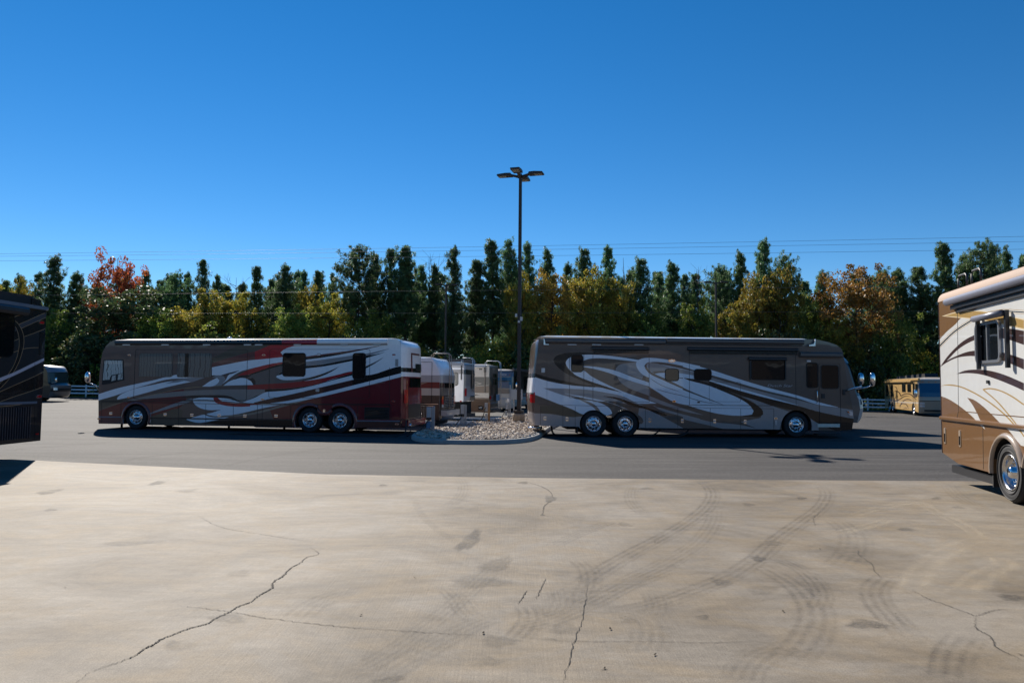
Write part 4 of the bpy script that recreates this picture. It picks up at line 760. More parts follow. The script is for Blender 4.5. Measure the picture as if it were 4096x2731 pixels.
low = NN(smooth([(20, 1625), (110, 1645), (200, 1680), (300, 1740), (420, 1830), (520, 1920), (600, 2010), (660, 2060), (640, 2020), (600, 1950), (560, 1860), (500, 1750), (435, 1662), (520, 1690), (620, 1760), (740, 1870), (850, 1980), (950, 2065), (1050, 2190), (1110, 2262)], False))
DN.append(('tanN', low + [(far, .75), (far, -.3), (x0 - .2, -.3)]))
C.panel(outN, DN, 'whiteN')
rear = [(zb0, x0), (zt, x0)]; zN = lambda y: C.L('N', (98, y))[1]
C.cap('rear_cap', rear, .16, -1, [(0, 'tanN'), (zN(1635), 'whiteN'), (zN(950), 'tanN')], 2.4, top_round=.05)
C.seam(None, [(x0 + .01, zb0), (x0 + .01, zt)], .03, -.006, 'corner_moulding', 'darkN')
# roof edge, awning roller, shadow gap
mb = MB(); vs = []
for x in (x0 - .02, x0 + LEN - .5):
    for k in range(9): t = R_(90 * k / 8); vs.append((x, .16 - .165 * math.cos(t), zt - .0 + .20 * math.sin(t)))
    vs.append((x, 1.25, zt + .26)); vs.append((x, 2.5, zt + .02))
mb.add(vs, [(i, i + 1, 12 + i, 11 + i) for i in range(10)] + [tuple(range(11)), tuple(range(21, 10, -1))], 0, True).build('roof', 'roofN', C.root)
xa = C.L('N', (165, 470), -.12)[0]; za = C.L('N', (190, 462), -.12)[1]
aw = MB().tube([(xa, -.10, za), (x0 + LEN - 1.2, -.10, za)], .075, 14).build('awning_roller', 'awning_grey', C.root); MB().box((xa + .12, -.08, za - .17), (x0 + LEN - 1.3, -.0, za - .085)).build('awning_rail', 'awning_dark', C.root); MB().box((xa + .35, -.04, za - .25), (x0 + LEN - 1.4, -.0, za - .172)).build('awning_rail', 'blackplastic', C.root)
q = C.rect('N', (575, 745, 858, 1195)); wf = C.ring('window', q, .05, -.05, .004, 'satinsteel', .08); C.box('pane', (q[0] - .01, q[1] - .01, q[2] + .01, q[3] + .01), -.02, .003, 'glass', wf, .06); xm = (q[0] + q[2]) / 2; MB().box((xm - .02, -.045, q[1]), (xm + .02, -.01, q[3])).build('mullion', 'satinsteel', wf)
wx0, wx1 = C.L('N', (500, 660), -.15)[0], C.L('N', (850, 590), -.15)[0]; wz = C.L('N', (680, 640), -.15)[1]
wv = MB().tube([(wx0, -.13, wz), (wx1, -.13, wz)], .06, 12).build('window_awning', 'awning_grey', C.root)
for x in (wx0 + .02, wx1 + .03): MB().box((x - .035, -.10, wz - .95), (x + .035, -.04, wz + .05)).build('awning_arm', 'awning_dark', wv)
C.seam('N', [(314, 545), (326, 1828), (310, 1912)], .012, -.004, 'slide_out_seal'); C.seam('N', [(328, 1830), (740, 1868), (1148, 1905)], .014, -.005, 'slide_out_seal', 'tanN')
zr0 = C.L('N', (115, 1915))[1]; MB().tube([(x0 + .02, -.012, zr0), (x0 + LEN - .4, -.012, zr0 - .01)], .045, 10).build('rub_rail', 'tanN', C.root); C.seam('N', [(320, 1925), (860, 1990), (1148, 2024)], .022, -.03, 'slide_out_gap')
C.seam('N', [(632, 2010), (640, 2560)], .008, -.004)
for p in ((160, 2140), (347, 2175)):
    x, z_ = C.L('N', p); f = MB().prism(rrect(x - .05, z_ - .17, x + .05, z_ + .17, .04), -.012, .004).build('bay_latch', 'tan', C.root); MB().box((x - .025, -.018, z_ - .13), (x + .025, -.008, z_ + .05)).build('slot', 'black', f)
MB().box((C.L('N', (705, 1465))[0] - .04, -.03, C.L('N', (705, 1465))[1] - .03), (C.L('N', (705, 1465))[0] + .04, 0, C.L('N', (705, 1465))[1] + .03)).build('door_catch', 'blackplastic', C.root)
C.flare(a1, .09, 'tan', -.05); C.flare(a2_, .09, 'tan', -.05)
C.wheels([ax, ax + 1.27], .53, .53, ['drive', 'drive']); C.wheels([fx], .53, .53, ['steer'])
for x in (ax, ax + 1.27, fx): MB().tube([(x, .5, .53), (x, 2.0, .53)], .14, 10).build('axle', 'underbody', C.root)
MB().box((x0 + 1.2, .4, .5), (fx + 1, 2.1, .7)).build('chassis', 'underbody', C.root)
MB().box((ax - .75, .05, .18), (ax - .72, .65, .75)).build('mud_flap', 'rubber', C.root)
tx0, tz0 = C.L('N', (255, 2500), .1); tx1, tz1 = C.L('N', (720, 2680), .1); MB().prism(rrect(tx0, .22, ax - .76, tz0, .05), .08, .7).build('underbody_tank', 'blackplastic', C.root)
for dx in (.45, 1.15):
    l = MB(); l.tube([(x0 + dx, .25 , zt + .18), (x0 + dx, .25, zt + .44), (x0 + dx + .06, .25, zt + .50), (x0 + dx + .40, .25, zt + .50), (x0 + dx + .46, .25, zt + .44), (x0 + dx + .46, .25, zt + .18)], .022, 8); l.build('ladder_rail', 'blackplastic', C.root)

# ================================================================== dark coach cut off by the left picture edge
DV = Vector((.042, .999)).normalized()
D = Coach('motorhome', (-12.35, 19.3, 0), math.atan2(DV.y, DV.x), 'black and navy motorhome with white stripe cut off by the left picture edge', group='motorhomes in the lot')
xe = D.L('D', (812, 900))[0]; zt = D.L('D', (560, 240))[1]; zb = D.L('D2', (560, 1205))[1]; LEN = 12.5
outD = [(xe, zb), (xe, D.L('D', (800, 470))[1]), (xe - .03, zt - .42), (xe - .14, zt - .22), (xe - .34, zt - .08), (xe - .62, zt), (xe - LEN, zt), (xe - LEN, zb)]
wz = .53; outD += arc(xe - LEN + 2.4, wz, .62, 186, -6)[0:0]
D.body(outD, 'navy', 2.55)
DD = []
def dD(m, pts, z='D'): DD.append((m, D.Ls(z, smooth(pts))))
def lD(m, pts, wd, z='D'): DD.append((m, D.Ls(z, stroke(pts, wd, False))))
dD('black', [(-1500, 300), (840, 420), (840, 535), (340, 750), (255, 660), (-1500, 900)])
dD('navygrey', [(330, 752), (500, 680), (650, 610), (840, 532), (840, 618), (650, 700), (500, 765), (380, 824)]); dD('navygrey', [(255, 770), (300, 860), (255, 880)])
dD('black', [(380, 824), (650, 700), (840, 618), (840, 812), (430, 970), (410, 900)]); dD('black', [(300, 860), (335, 1010), (245, 1046), (-600, 1400), (-600, 1200), (245, 882)])
for p in ([(330, 752), (500, 680), (650, 610), (840, 532)], [(380, 824), (500, 767), (650, 702), (840, 618)], [(430, 970), (640, 895), (840, 812)], [(245, 1046), (335, 1010)], [(-300, 1480), (0, 1345), (245, 1250), (420, 1190), (560, 1168), (690, 1166)], [(262, 615), (470, 538)]): lD('gold', p, 9)
cr_o = [(258, 670), (330, 745), (400, 870), (430, 1020), (425, 1120), (400, 1240), (340, 1420), (265, 1568), (150, 1740), (0, 1900)]; cr_i = [(258, 765), (305, 850), (335, 960), (345, 1100), (330, 1220), (290, 1380), (200, 1568), (90, 1710), (-60, 1860)]
dD('black', band(cr_o, cr_i)); lD('gold', cr_o, 8); lD('gold', cr_i, 8)
dD('lilac', [(-400, 1690), (0, 1511), (60, 1487), (138, 1449), (190, 1426), (190, 1436), (138, 1462), (60, 1500), (0, 1526), (-400, 1705)], 'P')
bt = [(-900, 830), (0, 470), (250, 360), (520, 240), (690, 152)]; bb = [(-900, 900), (0, 622), (250, 532), (500, 452), (690, 378)]
dD('black', band(bt, bb), 'D2'); lD('gold', bt, 8, 'D2'); lD('gold', bb, 8, 'D2'); lD('gold', [(-300, 720), (0, 692), (250, 668), (420, 632)], 8, 'D2')
D.panel(outD, DD, 'navy'); D.roof(xe - LEN, xe - .62, zt, .08, 'navygrey')
D.cap('rear_cap', [(zb, xe), (zt - .42, xe - .03), (zt - .22, xe - .14), (zt - .08, xe - .34)], .06, 1, [(0, 'navy')], 3, top_round=.03)
awning(D, 'D', (-3000, 168, 552, 352), .13, 'awning_dark', 'awning_housing')
zh = D.L('D', (500, 420))[1]; MB().box((xe - LEN + .3, -.10, zh - .05), (xe - .06, .0, zh + .035)).build('roof_moulding', 'greyblue', D.root)
q = D.rect('D', (572, 300, 735, 415), -.02); D.box('rear_vent', q, -.02, .004, 'black')
q = D.rect('D', (0, 540, 238, 1320)); D.window(None, (q[2] - 1.9, q[1], q[2], q[3]), 'glass', .16, 'black', .03)
q = D.rect('D2', (0, 690, 448, 1192)); g = D.box('engine_grille', (q[2] - 1.5, q[1], q[2], q[3]), -.008, .004, 'black'); k = 0
dx = (D.L('D2', (430, 900))[0] - D.L('D2', (250, 900))[0]) / 5
for k in range(14): x = q[2] - .05 - dx * k; MB().box((x - dx * .14, -.045, q[1] + .02), (x + dx * .14, -.004, q[3] - .02)).build('slat', 'navygrey', g)
MB().box((xe - LEN + .3, -.03, D.L('D2', (250, 640))[1] - .03), (D.L('D2', (538, 628))[0], .0, D.L('D2', (250, 640))[1] + .03)).build('belt_moulding', 'greyblue', D.root)
D.seam('D2', [(520, 50), (520, 1205)], .010, -.004); D.marker('D', (742, 716), 'redlens', .14, .06); D.marker('D2', (580, 543), 'redlens', .14, .06); D.zbox('reflector', 'D2', (542, 1090, 580, 1112), -.02, .0, 'redlens'); q = D.rect('D', (735, 890, 815, 1300)); D.box('side_vent', (xe - .22, q[1], xe - .03, q[3]), -.006, .003, 'black')
D.wheels([xe - 3.3, xe - 4.55], .52, .52, ['drive', 'drive']); D.wheels([xe - LEN + 2.4], .52, .52, ['steer'])
for x in (xe - 3.3, xe - 4.55, xe - LEN + 2.4): MB().tube([(x, .5, .52), (x, 2.05, .52)], .14, 10).build('axle', 'underbody', D.root)
an = MB(); an.box((xe - 2.2, .9, zt + .12), (xe - 1.5, 1.5, zt + .3)); an.build('roof_vent', 'blackplastic', D.root)
# ================================================================== coaches further back
def simple_coach(name, p0, ang, W, label, s0, s1, zb, zt, decals, base, bodymat=None, arches=(), R=.56, kinds=None, wheels=True, roofmat='white', grp='motorhomes in the lot', cat='motorhome', end=None):
    c = Coach(name, p0, ang, label, cat, grp); c.W = W
    o = [(s0, zb), (s0, zt), (s1, zt), (s1, zb)]
    if end and end[0] == 1: o = [(s0, zb), (s0, zt)] + [(s_, z_) for z_, s_ in reversed(end[1])]
    if end and end[0] == 0: o = [(s_, z_) for z_, s_ in end[1]] + [(s1, zt), (s1, zb)]
    for x in sorted(arches, reverse=True): o += arc(x, .5, R, -10, 190)
    # roof side order: walk clockwise from bottom-left
    c.body(o, bodymat or base, W); c.panel(o, decals(c) if decals else [], base); c.roof(s0 + (.3 if end and end[0] == 0 else 0), s1 - (.5 if end and end[0] == 1 else 0), zt, .08, roofmat)
    if wheels:
        for x in arches: c.wheels([x], .49, .49, ['drive'])
        for x in arches: MB().tube([(x, .4, .49), (x, W - .4, .49)], .12, 8).build('axle', 'underbody', c.root)
        MB().box((s0 + .8, .35, .3), (s1 - .6, W - .35, .5)).build('chassis', 'underbody', c.root)
    return c
def hb(c, rows):     # horizontal paint bands
    return [(m, [(-40, z0), (40, z0), (40, z1), (-40, z1)]) for m, z0, z1 in rows]
# --- white coach with red band, rear towards us
p = at_depth(1757, 1650, 36.0); zF = lambda y, d=36.0: at_depth(1640 + 480 / 4.9, 1400 + y / 4.9, d).z
F_ = simple_coach('motorhome', (p.x, p.y, 0), R_(-11.5), 2.5, 'white motorhome with red band and roof ladder, directly behind the maroon coach', -10.5, 0, .28, zF(150),
    lambda c: hb(c, [('palegrey', zF(635), zF(492)), ('maroon', zF(748), zF(628)), ('cream', zF(888), zF(748)), ('brownF', -1, zF(888))]) + [('tan', c.Ls('F', [(60, 730), (200, 680), (340, 635), (240, 640), (60, 700)]))], 'white', 'white', (-8.6, -2.8), end=(1, [(.28, 0), (zF(490), .0), (zF(350), -.12), (zF(150), -.42)]))
zt = zF(150); pr = [(.28, 0), (zF(490), .0), (zF(350), -.12), (zt, -.42)]
F_.cap('rear_cap', pr, .14, 1, [(0, 'brownF'), (zF(880), 'greybrown'), (zF(745), 'bmaroon'), (zF(628), 'palegrey'), (zF(490), 'white')], 3.2, top_round=.08)
for a, b in ((.03, .11), (.89, .97)):
    tl = F_.cap('tail_light', pr, .14, 1, [(0, 'clearlens'), (zF(1070), 'redlens'), (zF(955), 'orangelens')], 3.2, (a, b), (zF(1120), zF(905)), .03)
g = F_.cap('rear_grille', pr, .14, 1, [(0, 'black')], 3.2, (.17, .83), (zF(1150), zF(905)), .008)
for k in range(7): F_.cap('slat', pr, .14, 1, [(0, 'palegrey')], 3.2, (.18, .82), (zF(925 + k * 32), zF(918 + k * 32)), .02, g)
for t in (.22, .46, .60): F_.cap('marker_light', pr, .14, 1, [(0, 'redlens')], 3.2, (t, t + .03), (zF(215), zF(195)), .02)
F_.cap('rear_window', pr, .14, 1, [(0, 'glass')], 3.2, (.2, .8), (zF(740), zF(640)), .012)
F_.ladder(0, .95, 1.28, zF(1220), zt - .05, .22, 1, 'tan', .75); MB().box((-.05, .1, zF(1290)), (.36, 2.4, zF(1180))).build('rear_bumper', 'silver', F_.root); MB().box((-.3, .2, .06), (-.26, 2.3, .32)).build('mud_flap', 'rubber', F_.root)
F_.seam('F', [(95, 1055), (555, 1058)], .03, -.02, 'chrome_strip', 'chrome'); F_.seam('F', [(95, 1095), (470, 1098)], .03, -.02, 'chrome_strip', 'chrome'); F_.ring('slide_out_seal', F_.rect('F', (-900, 235, 425, 1040)), .014, -.02, .004, 'seal', .03)
q = F_.rect('F', (100, 1108, 340, 1340)); g = F_.box('side_louvre', q, -.008, .004, 'black')
for k in range(8): x = q[0] + (q[2] - q[0]) * (k + .5) / 8; MB().box((x - .018, -.03, q[1]), (x + .018, -.004, q[3])).build('slat', 'tan', g)
# --- white trailer with dark swirled back and a side window
p = at_depth(1853, 1640, 41.0); zG = lambda y: at_depth(1835, 1400 + y / 4.9, 41.0).z
G_ = simple_coach('travel_trailer', (p.x, p.y, 0), R_(-11.5), 2.4, 'white travel trailer with grey upper band and one tall window, behind the ladder coach', -9.0, 0, zG(1010), zG(245),
    lambda c: hb(c, [('greyblue', zG(300), 9), ('palegrey', zG(345), zG(300)), ('steelgrey', zG(468), zG(380))]), 'white', 'white', (), wheels=False, roofmat='greyblue', cat='trailer', grp=None)
pr = [(zG(1010), 0), (zG(465), .0), (zG(245), -.05)]
G_.cap('rear_cap', pr, .12, 1, [(0, 'palegrey'), (zG(700), 'steelgrey'), (zG(470), 'charcoal'), (zG(380), 'palegrey'), (zG(310), 'greyblue')], 3, top_round=.05)
G_.cap('swirl', pr, .12, 1, [(0, 'charcoal')], 3, (.45, .75), (zG(760), zG(480)), .012); G_.cap('rear_vent', pr, .12, 1, [(0, 'black')], 3, (.45, .95), (zG(1000), zG(900)), .014)
G_.cap('tail_light', pr, .12, 1, [(0, 'redlens')], 3, (.02, .12), (zG(900), zG(750)), .02); G_.zbox('marker_light', 'F', (975, 990, 1010, 1010), -.02, 0, 'redlens')
G_.window('F', (835, 445, 937, 690), 'reflection_folds', .12, 'black', .03); G_.zbox('awning_arm', 'F', (995, 300, 1012, 580), -.06, 0, 'blackplastic'); G_.ladder(0, 1.3, 1.65, zG(820), zG(245), .18, 1, 'satinsteel', .5)
MB().box((-8.8, .1, .35), (-.15, 2.3, zG(1010) - .01)).build('underbody', 'underbody', G_.root); G_.wheels([-3.2, -4.1], .4, .4, ['drive', 'drive']); MB().box((-.2, .3, .22), (.15, 2.1, .4)).build('rear_bumper', 'blackplastic', G_.root)
# --- brown and cream coach
p = at_depth(1955, 1640, 46.0); zH = lambda y: at_depth(1940, 1400 + y / 4.9, 46.0).z
H_ = simple_coach('motorhome', (p.x, p.y, 0), R_(-12.0), 2.45, 'brown and cream motorhome with silver rear ladder, behind the wooden post', -9.5, 0, .28, zH(292),
    lambda c: hb(c, [('greenH', zH(705), zH(525)), ('brownH', -1, zH(705)), ('creamH', zH(935), zH(840))]) + [('black', c.Ls('H', [(100, 885), (200, 868), (300, 876), (200, 888)]))] + [('creamH', c.Ls('H', smooth(stroke([(60, 630), (200, 628), (325, 655), (200, 678), (60, 690)], 8, False)))), ('creamH', c.Ls('H', stroke([(60, 745), (250, 705), (460, 690)], 8, False)))], 'creamH', 'creamH', (-7.4, -2.4))
pr = [(.28, 0), (zH(292), -.03)]; H_.cap('rear_cap', pr, .10, 1, [(0, 'brownF'), (zH(690), 'greenH'), (zH(520), 'greybrown')], 3, top_round=.05)
H_.cap('rear_window', pr, .10, 1, [(0, 'glass')], 3, (.3, .7), (zH(680), zH(560)), .012); H_.cap('rear_vent', pr, .10, 1, [(0, 'black')], 3, (.3, .7), (zH(530), zH(460)), .014); H_.cap('corner_trim', pr, .10, 1, [(0, 'palegrey')], 3, (.86, .99), (zH(520), zH(300)), .012); H_.cap('tail_light', pr, .10, 1, [(0, 'redlens')], 3, (.02, .1), (zH(960), zH(900)), .02)
H_.cap('blue_cover', pr, .10, 1, [(0, 'bluebox')], 3, (.5, .95), (zH(1000), zH(870)), .10); H_.ladder(0, 1.75, 2.05, zH(1170), zH(292), .30, 1, 'satinsteel', .7); MB().box((-.05, .1, .3), (.25, 2.3, .5)).build('rear_bumper', 'blackplastic', H_.root)
H_.zbox('awning_arm', 'H', (372, 330, 402, 440), -.10, 0, 'black'); H_.zbox('awning_post', 'H', (378, 440, 396, 830), -.06, 0, 'brownF'); H_.zbox('side_vent', 'H', (275, 362, 335, 386), -.02, 0, 'black'); H_.latch('H', (308, 1130), .3, .25); awning(H_, 'H', (100, 300, 400, 345), .1, 'silver')
MB().prism([(-3.3, zH(292) + .05), (-1.2, zH(292) + .05), (-1.35, zH(292) + .38), (-2.9, zH(292) + .42)], .7, 1.6).build('air_conditioner', 'blackplastic', H_.root)
# --- coach facing us between the brown coach and the lamp post
hd = Vector((.19, .982)).normalized(); p = at_depth(2053, 1600, 57.0); zI = lambda y: at_depth(2010, 1400 + y / 4.9, 57.0).z
# near side = side seen at the right; local x runs away from the camera there, so the body lies to its left
I_ = simple_coach('motorhome', (p.x, p.y, gz(p.x, p.y)), math.atan2(hd.y, hd.x), 2.45, 'tan and slate motorhome facing the camera with deep blue windscreen', 0, 10, .3, zI(385),
    lambda c: hb(c, [('brownF', zI(800), 9), ('brownH', zI(930), zI(800)), ('creamH', -1, zI(930))]), 'brownH', 'brownH', (2.0, 7.4), roofmat='cream', end=(0, [(.3, 0), (zI(800), .0), (zI(520), .06), (zI(385), .28)]))
pr = [(.25, 0), (zI(800), .0), (zI(520), .06), (zI(385), .28)]
I_.cap('front_cap', pr, .22, -1, [(0, 'cream'), (zI(960), 'palegrey'), (zI(930), 'creamH'), (zI(860), 'greybrown'), (zI(760), 'beigegrey'), (zI(520), 'greyblue'), (zI(430), 'charcoal'), (zI(395), 'cream')], 3, top_round=.06)
I_.cap('windscreen', pr, .22, -1, [(0, 'sky_reflect_glass')], 3, (.04, .96), (zI(745), zI(530)), .02); I_.cap('sun_visor', pr, .22, -1, [(0, 'tealglass')], 3, (.05, .95), (zI(615), zI(595)), .03)
for t in (.1, .22, .5, .74, .9): I_.cap('marker_light', pr, .22, -1, [(0, 'orangelens')], 3, (t, t + .03), (zI(495), zI(478)), .03)
for t in (.06, .82): I_.cap('headlight', pr, .22, -1, [(0, 'clearlens')], 3, (t, t + .12), (zI(1010), zI(950)), .02)
tx = lettering(I_, 'P', (2005, 1495, 2030, 1503), 'ITASCA', 'white', -.0)
for v in tx.data.vertices: v.co = Vector((-.21 + .04, 1.02 - (v.co.x - I_.rect('P', (2005, 1495, 2030, 1503))[0]) / max(.01, (I_.rect('P', (2005, 1495, 2030, 1503))[2] - I_.rect('P', (2005, 1495, 2030, 1503))[0])) * .5 - .0, zI(500) + (v.co.z - I_.rect('P', (2005, 1495, 2030, 1503))[1]) * 1.1))
I_.window(None, (.5, 1.7, 1.2, 2.7), 'glass', .08, 'black', .02); I_.window(None, (1.9, 1.75, 3.2, 2.7), 'tealglass', .08, 'palegrey', .04); I_.window(None, (4.6, 1.75, 6.4, 2.7), 'glass', .08, 'black', .03); awning(I_, 'P', (2056, 1476, 2125, 1485), .12, 'awning_taupe')
m = empty('mirror', (0, 0, 0), 0, parent=I_.root); egg((-.15, -.3, 2.0), (.1, .1, .26)).build('housing', 'chrome', m); MB().tube([(.05, 0, 1.6), (-.1, -.25, 1.8)], .02, 6).build('arm', 'chrome', m)
# --- coach behind the taupe coach, only its nose shows
p = at_depth(3418, 1640, 35.5); K_ = simple_coach('motorhome', (p.x, p.y, gz(p.x, p.y)), R_(3.4), 2.5, 'silver-nosed motorhome of which only the front shows past the taupe coach', -11, 0, .35, 3.55, None, 'greybrown', 'greybrown', (-8.2, -1.9), end=(1, [(.35, .12), (1.0, .28), (1.45, .22), (1.75, .08), (3.0, -.28), (3.55, -.6)]))
pr = [(.35, .12), (1.0, .28), (1.45, .22), (1.75, .08), (3.0, -.28), (3.55, -.6)]
K_.cap('front_cap', pr, .45, 1, [(0, 'silver'), (1.22, 'palegrey'), (1.62, 'charcoal'), (3.25, 'greybrown')], 2.3, top_round=.1); K_.cap('windscreen', pr, .45, 1, [(0, 'glass')], 2.3, (.03, .97), (1.78, 3.2), .015); K_.cap('headlight', pr, .45, 1, [(0, 'clearlens')], 2.3, (.02, .14), (1.22, 1.48), .02); K_.cap('headlight', pr, .45, 1, [(0, 'clearlens')], 2.3, (.86, .98), (1.22, 1.48), .02)
m = empty('mirror', (0, 0, 0), 0, parent=K_.root); MB().tube([(.1, .0, 1.95), (.55, -.12, 2.05), (.78, -.2, 2.15)], .03, 8).build('arm', 'chrome', m); egg((.8, -.2, 2.42), (.13, .11, .33)).build('housing', 'chrome', m)
# --- beige coach at the far right
ub = Vector((-.274, -.962)).normalized(); E_ = Coach('motorhome', (34.0, 62.0, -.30), math.atan2(ub.y, ub.x), 'beige motorhome with dark swirls and black roof units, far right by the fence', 'motorhome', 'motorhomes in the lot'); E_.W = 2.5
zt = E_.L('E', (1420, 650))[1]; zb = E_.L('E', (1420, 1325))[1]; zb = max(zb, .3); xr = -13.3
ar = [E_.L('E', (905, 1250))[0], E_.L('E', (960, 1250))[0], E_.L('E', (1345, 1270))[0]]
ar = [xr + 2.2, xr + 3.45, -1.7]
o = [(xr, zb), (xr, zt), (-.25, zt), (.02, 2.0), (.08, 1.3), (0, zb)]
for x in sorted(ar, reverse=True): o += arc(x, .5, .55, -12, 192)
E_.body(o, 'beige', 2.5)
DE = []
for wd, pts in ((18, [(930, 930), (1000, 900), (1060, 930), (1095, 1000), (1180, 955), (1270, 960), (1350, 1020), (1440, 1110)]), (18, [(780, 1000), (860, 1075), (940, 1080), (1010, 1090), (1090, 1050), (1160, 1005), (1290, 1000)]), (16, [(1070, 1250), (1100, 1150), (1180, 1072), (1260, 1066), (1330, 1100)]), (14, [(1050, 1200), (1130, 1142), (1200, 1160), (1250, 1262)]), (12, [(950, 800), (1010, 830), (1025, 900), (1020, 950)]), (10, [(1000, 990), (985, 1040), (940, 1070)]), (10, [(1140, 1255), (1190, 1225), (1225, 1255)])):
    DE.append(('darkN', E_.Ls('E', stroke(pts, wd))))
DE.append(('cream', E_.Ls('E', [(770, 1090), (1440, 1120), (1440, 1145), (770, 1108)])))
E_.panel(o, DE, 'beige'); E_.roof(xr, -.25, zt, .10, 'cream')
for r in ((1120, 768, 1188, 914), (1226, 770, 1294, 916), (905, 785, 934, 1000), (806, 790, 846, 1000), (1382, 762, 1424, 958)): E_.window('E', r, 'glass', .06, 'blackplastic', .03, split=(.5,) if r[0] in (1120, 1226) else None)
q = E_.rect('E', (1336, 735, 1370, 1200)); dr = E_.ring('entry_door', q, .03, -.02, .004, 'seal', .04); E_.box('pane', (q[0], q[1] + (q[3] - q[1]) * .5, q[2], q[3] - .05), -.015, .003, 'glass', dr)
awning(E_, 'E', (745, 700, 1280, 740), .2, 'beige'); awning(E_, 'E', (1280, 650, 1430, 700), .14, 'beige')
pr = [(zb - .05, 0), (1.3, .08), (2.0, .02), (zt, -.25)]
E_.cap('front_cap', pr, .30, 1, [(0, 'beigegrey'), (zt - .12, 'cream')], 3, top_round=.05); E_.cap('windscreen', pr, .30, 1, [(0, 'sky_reflect_glass')], 3, (.03, .97), (1.62, zt - .42), .02)
for t in (.02, .84):
    for z in (.78, 1.0): E_.cap('headlight', pr, .30, 1, [(0, 'clearlens')], 3, (t, t + .14), (z, z + .15), .03)
E_.cap('bonnet_gap', pr, .30, 1, [(0, 'black')], 3, (.02, .98), (1.27, 1.31), .012); E_.cap('lower_grille', pr, .30, 1, [(0, 'blackplastic')], 3, (.15, .85), (.42, .55), .012)
for t in (.12, .3, .5, .7, .88): E_.cap('marker_light', pr, .30, 1, [(0, 'orangelens')], 3, (t, t + .04), (zt - .32, zt - .27), .03)
E_.wheels(ar[:2], .5, .5, ['drive', 'drive']); E_.wheels(ar[2:], .5, .5, ['steer'])
for x in ar: MB().tube([(x, .4, .5), (x, 2.1, .5)], .12, 8).build('axle', 'underbody', E_.root)
MB().box((xr + 1, .35, .3), (-.8, 2.1, .48)).build('chassis', 'underbody', E_.root)
for k, (s, w_, h) in enumerate(((-11.3, .3, .25), (-10.2, .3, .25), (-7.6, .9, .3), (-5.2, 1.0, .32), (-3.3, 1.0, .34), (-1.4, 1.2, .36))): MB().prism([(s - w_ / 2, zt + .07), (s + w_ / 2, zt + .07), (s + w_ * .36, zt + .07 + h), (s - w_ * .42, zt + .07 + h * .9)], .75, 1.75).build('air_conditioner' if w_ > .5 else 'roof_vent', 'blackplastic', E_.root)
m = empty('mirror', (0, 0, 0), 0, parent=E_.root); egg((.35, -.27, 1.9), (.13, .15, .35)).build('housing', 'chrome', m); MB().tube([(.0, .0, 1.7), (.3, -.2, 1.75)], .03, 8).build('arm', 'chrome', m)
# --- dark coach glimpsed past the left coach
p = at_depth(186, 1600, 62.0); L_ = simple_coach('motorhome', (p.x, p.y, gz(p.x, p.y)), R_(-4), 2.4, 'dark grey motorhome nose showing past the black coach, before the white fence', -9, 0, .3, 3.0, None, 'charcoal', 'charcoal', (-7, -1.8), end=(1, [(.3, .1), (.9, .32), (1.35, .3), (1.55, .05), (2.5, -.05), (3.0, -.35)]))
pr = [(.28, .1), (.9, .32), (1.35, .3), (1.55, .05), (2.5, -.05), (3.0, -.35)]
L_.cap('front_cap', pr, .45, 1, [(0, 'greybrown'), (.85, 'charcoal'), (1.1, 'greybrown'), (1.45, 'black'), (2.45, 'greyblue'), (2.8, 'silver')], 2.4, top_round=.08); L_.cap('windscreen', pr, .45, 1, [(0, 'tealglass')], 2.4, (.03, .97), (1.58, 2.4), .015); L_.cap('headlight', pr, .45, 1, [(0, 'clearlens')], 2.4, (.03, .15), (.95, 1.15), .02)
m = empty('mirror', (0, 0, 0), 0, parent=L_.root); egg((.92, -.2, 1.82), (.08, .09, .2)).build('housing', 'chrome', m); MB().tube([(.2, 0, 1.5), (.9, -.2, 1.62)], .02, 6).build('arm', 'chrome', m)

# ================================================================== island, kerb, gravel
OUTL = [(-3.75, 30.5), (-3.75, 28.4), (-3.55, 26.9), (-3.0, 25.75), (-2.2, 25.2), (-1.2, 25.1), (-.3, 25.35), (.45, 26.2), (.95, 27.8), (1.3, 30.2), (1.65, 33), (2.3, 37), (3.0, 41), (3.6, 46), (2.0, 47.5), (.6, 46.5), (-.6, 42), (-1.6, 38), (-2.6, 34.5), (-3.5, 32.2)]
out = [Vector(p) for p in smooth(OUTL, True, 4, 95)]
cx = sum((p for p in out), Vector((0, 0))) / len(out); n = len(out); vs = []; fs = []
prof = [(-.02, 0.0), (-.012, .11), (.03, .15), (.13, .155), (.18, .14), (.18, .0)]
for i, p in enumerate(out):
    d = (out[(i + 1) % n] - out[i - 1]).normalized(); nr = Vector((-d.y, d.x)); nr = nr if nr.dot(cx - p) > 0 else -nr
    for o_, z in prof: q = p + nr * o_; vs.append((q.x, q.y, z + gz(q.x, q.y) - (.02 if z == 0 else 0)))
for i in range(n):
    for k in range(5): fs.append((i * 6 + k, i * 6 + k + 1, ((i + 1) % n) * 6 + k + 1, ((i + 1) % n) * 6 + k))
MB().add(vs, fs, 0, True).build('kerb', 'kerbconcrete', kind='structure')
vs = [(p.x + (cx.x - p.x) * .02, p.y + (cx.y - p.y) * .02, .115 + gz(p.x, p.y)) for p in out] + [(cx.x, cx.y, .13)]
plain('gravelbed', (.20, .165, .13), .95, 0, .4, 20, .5); MB().add(vs, [(i, (i + 1) % n, n) for i in range(n)]).build('gravel_bed', 'gravelbed', kind='structure')
def inside(x, y, poly):
    r = False
    for i in range(len(poly)):
        a, b = poly[i], poly[i - 1]
        if (a.y > y) != (b.y > y) and x < (b.x - a.x) * (y - a.y) / (b.y - a.y) + a.x: r = not r
    return r
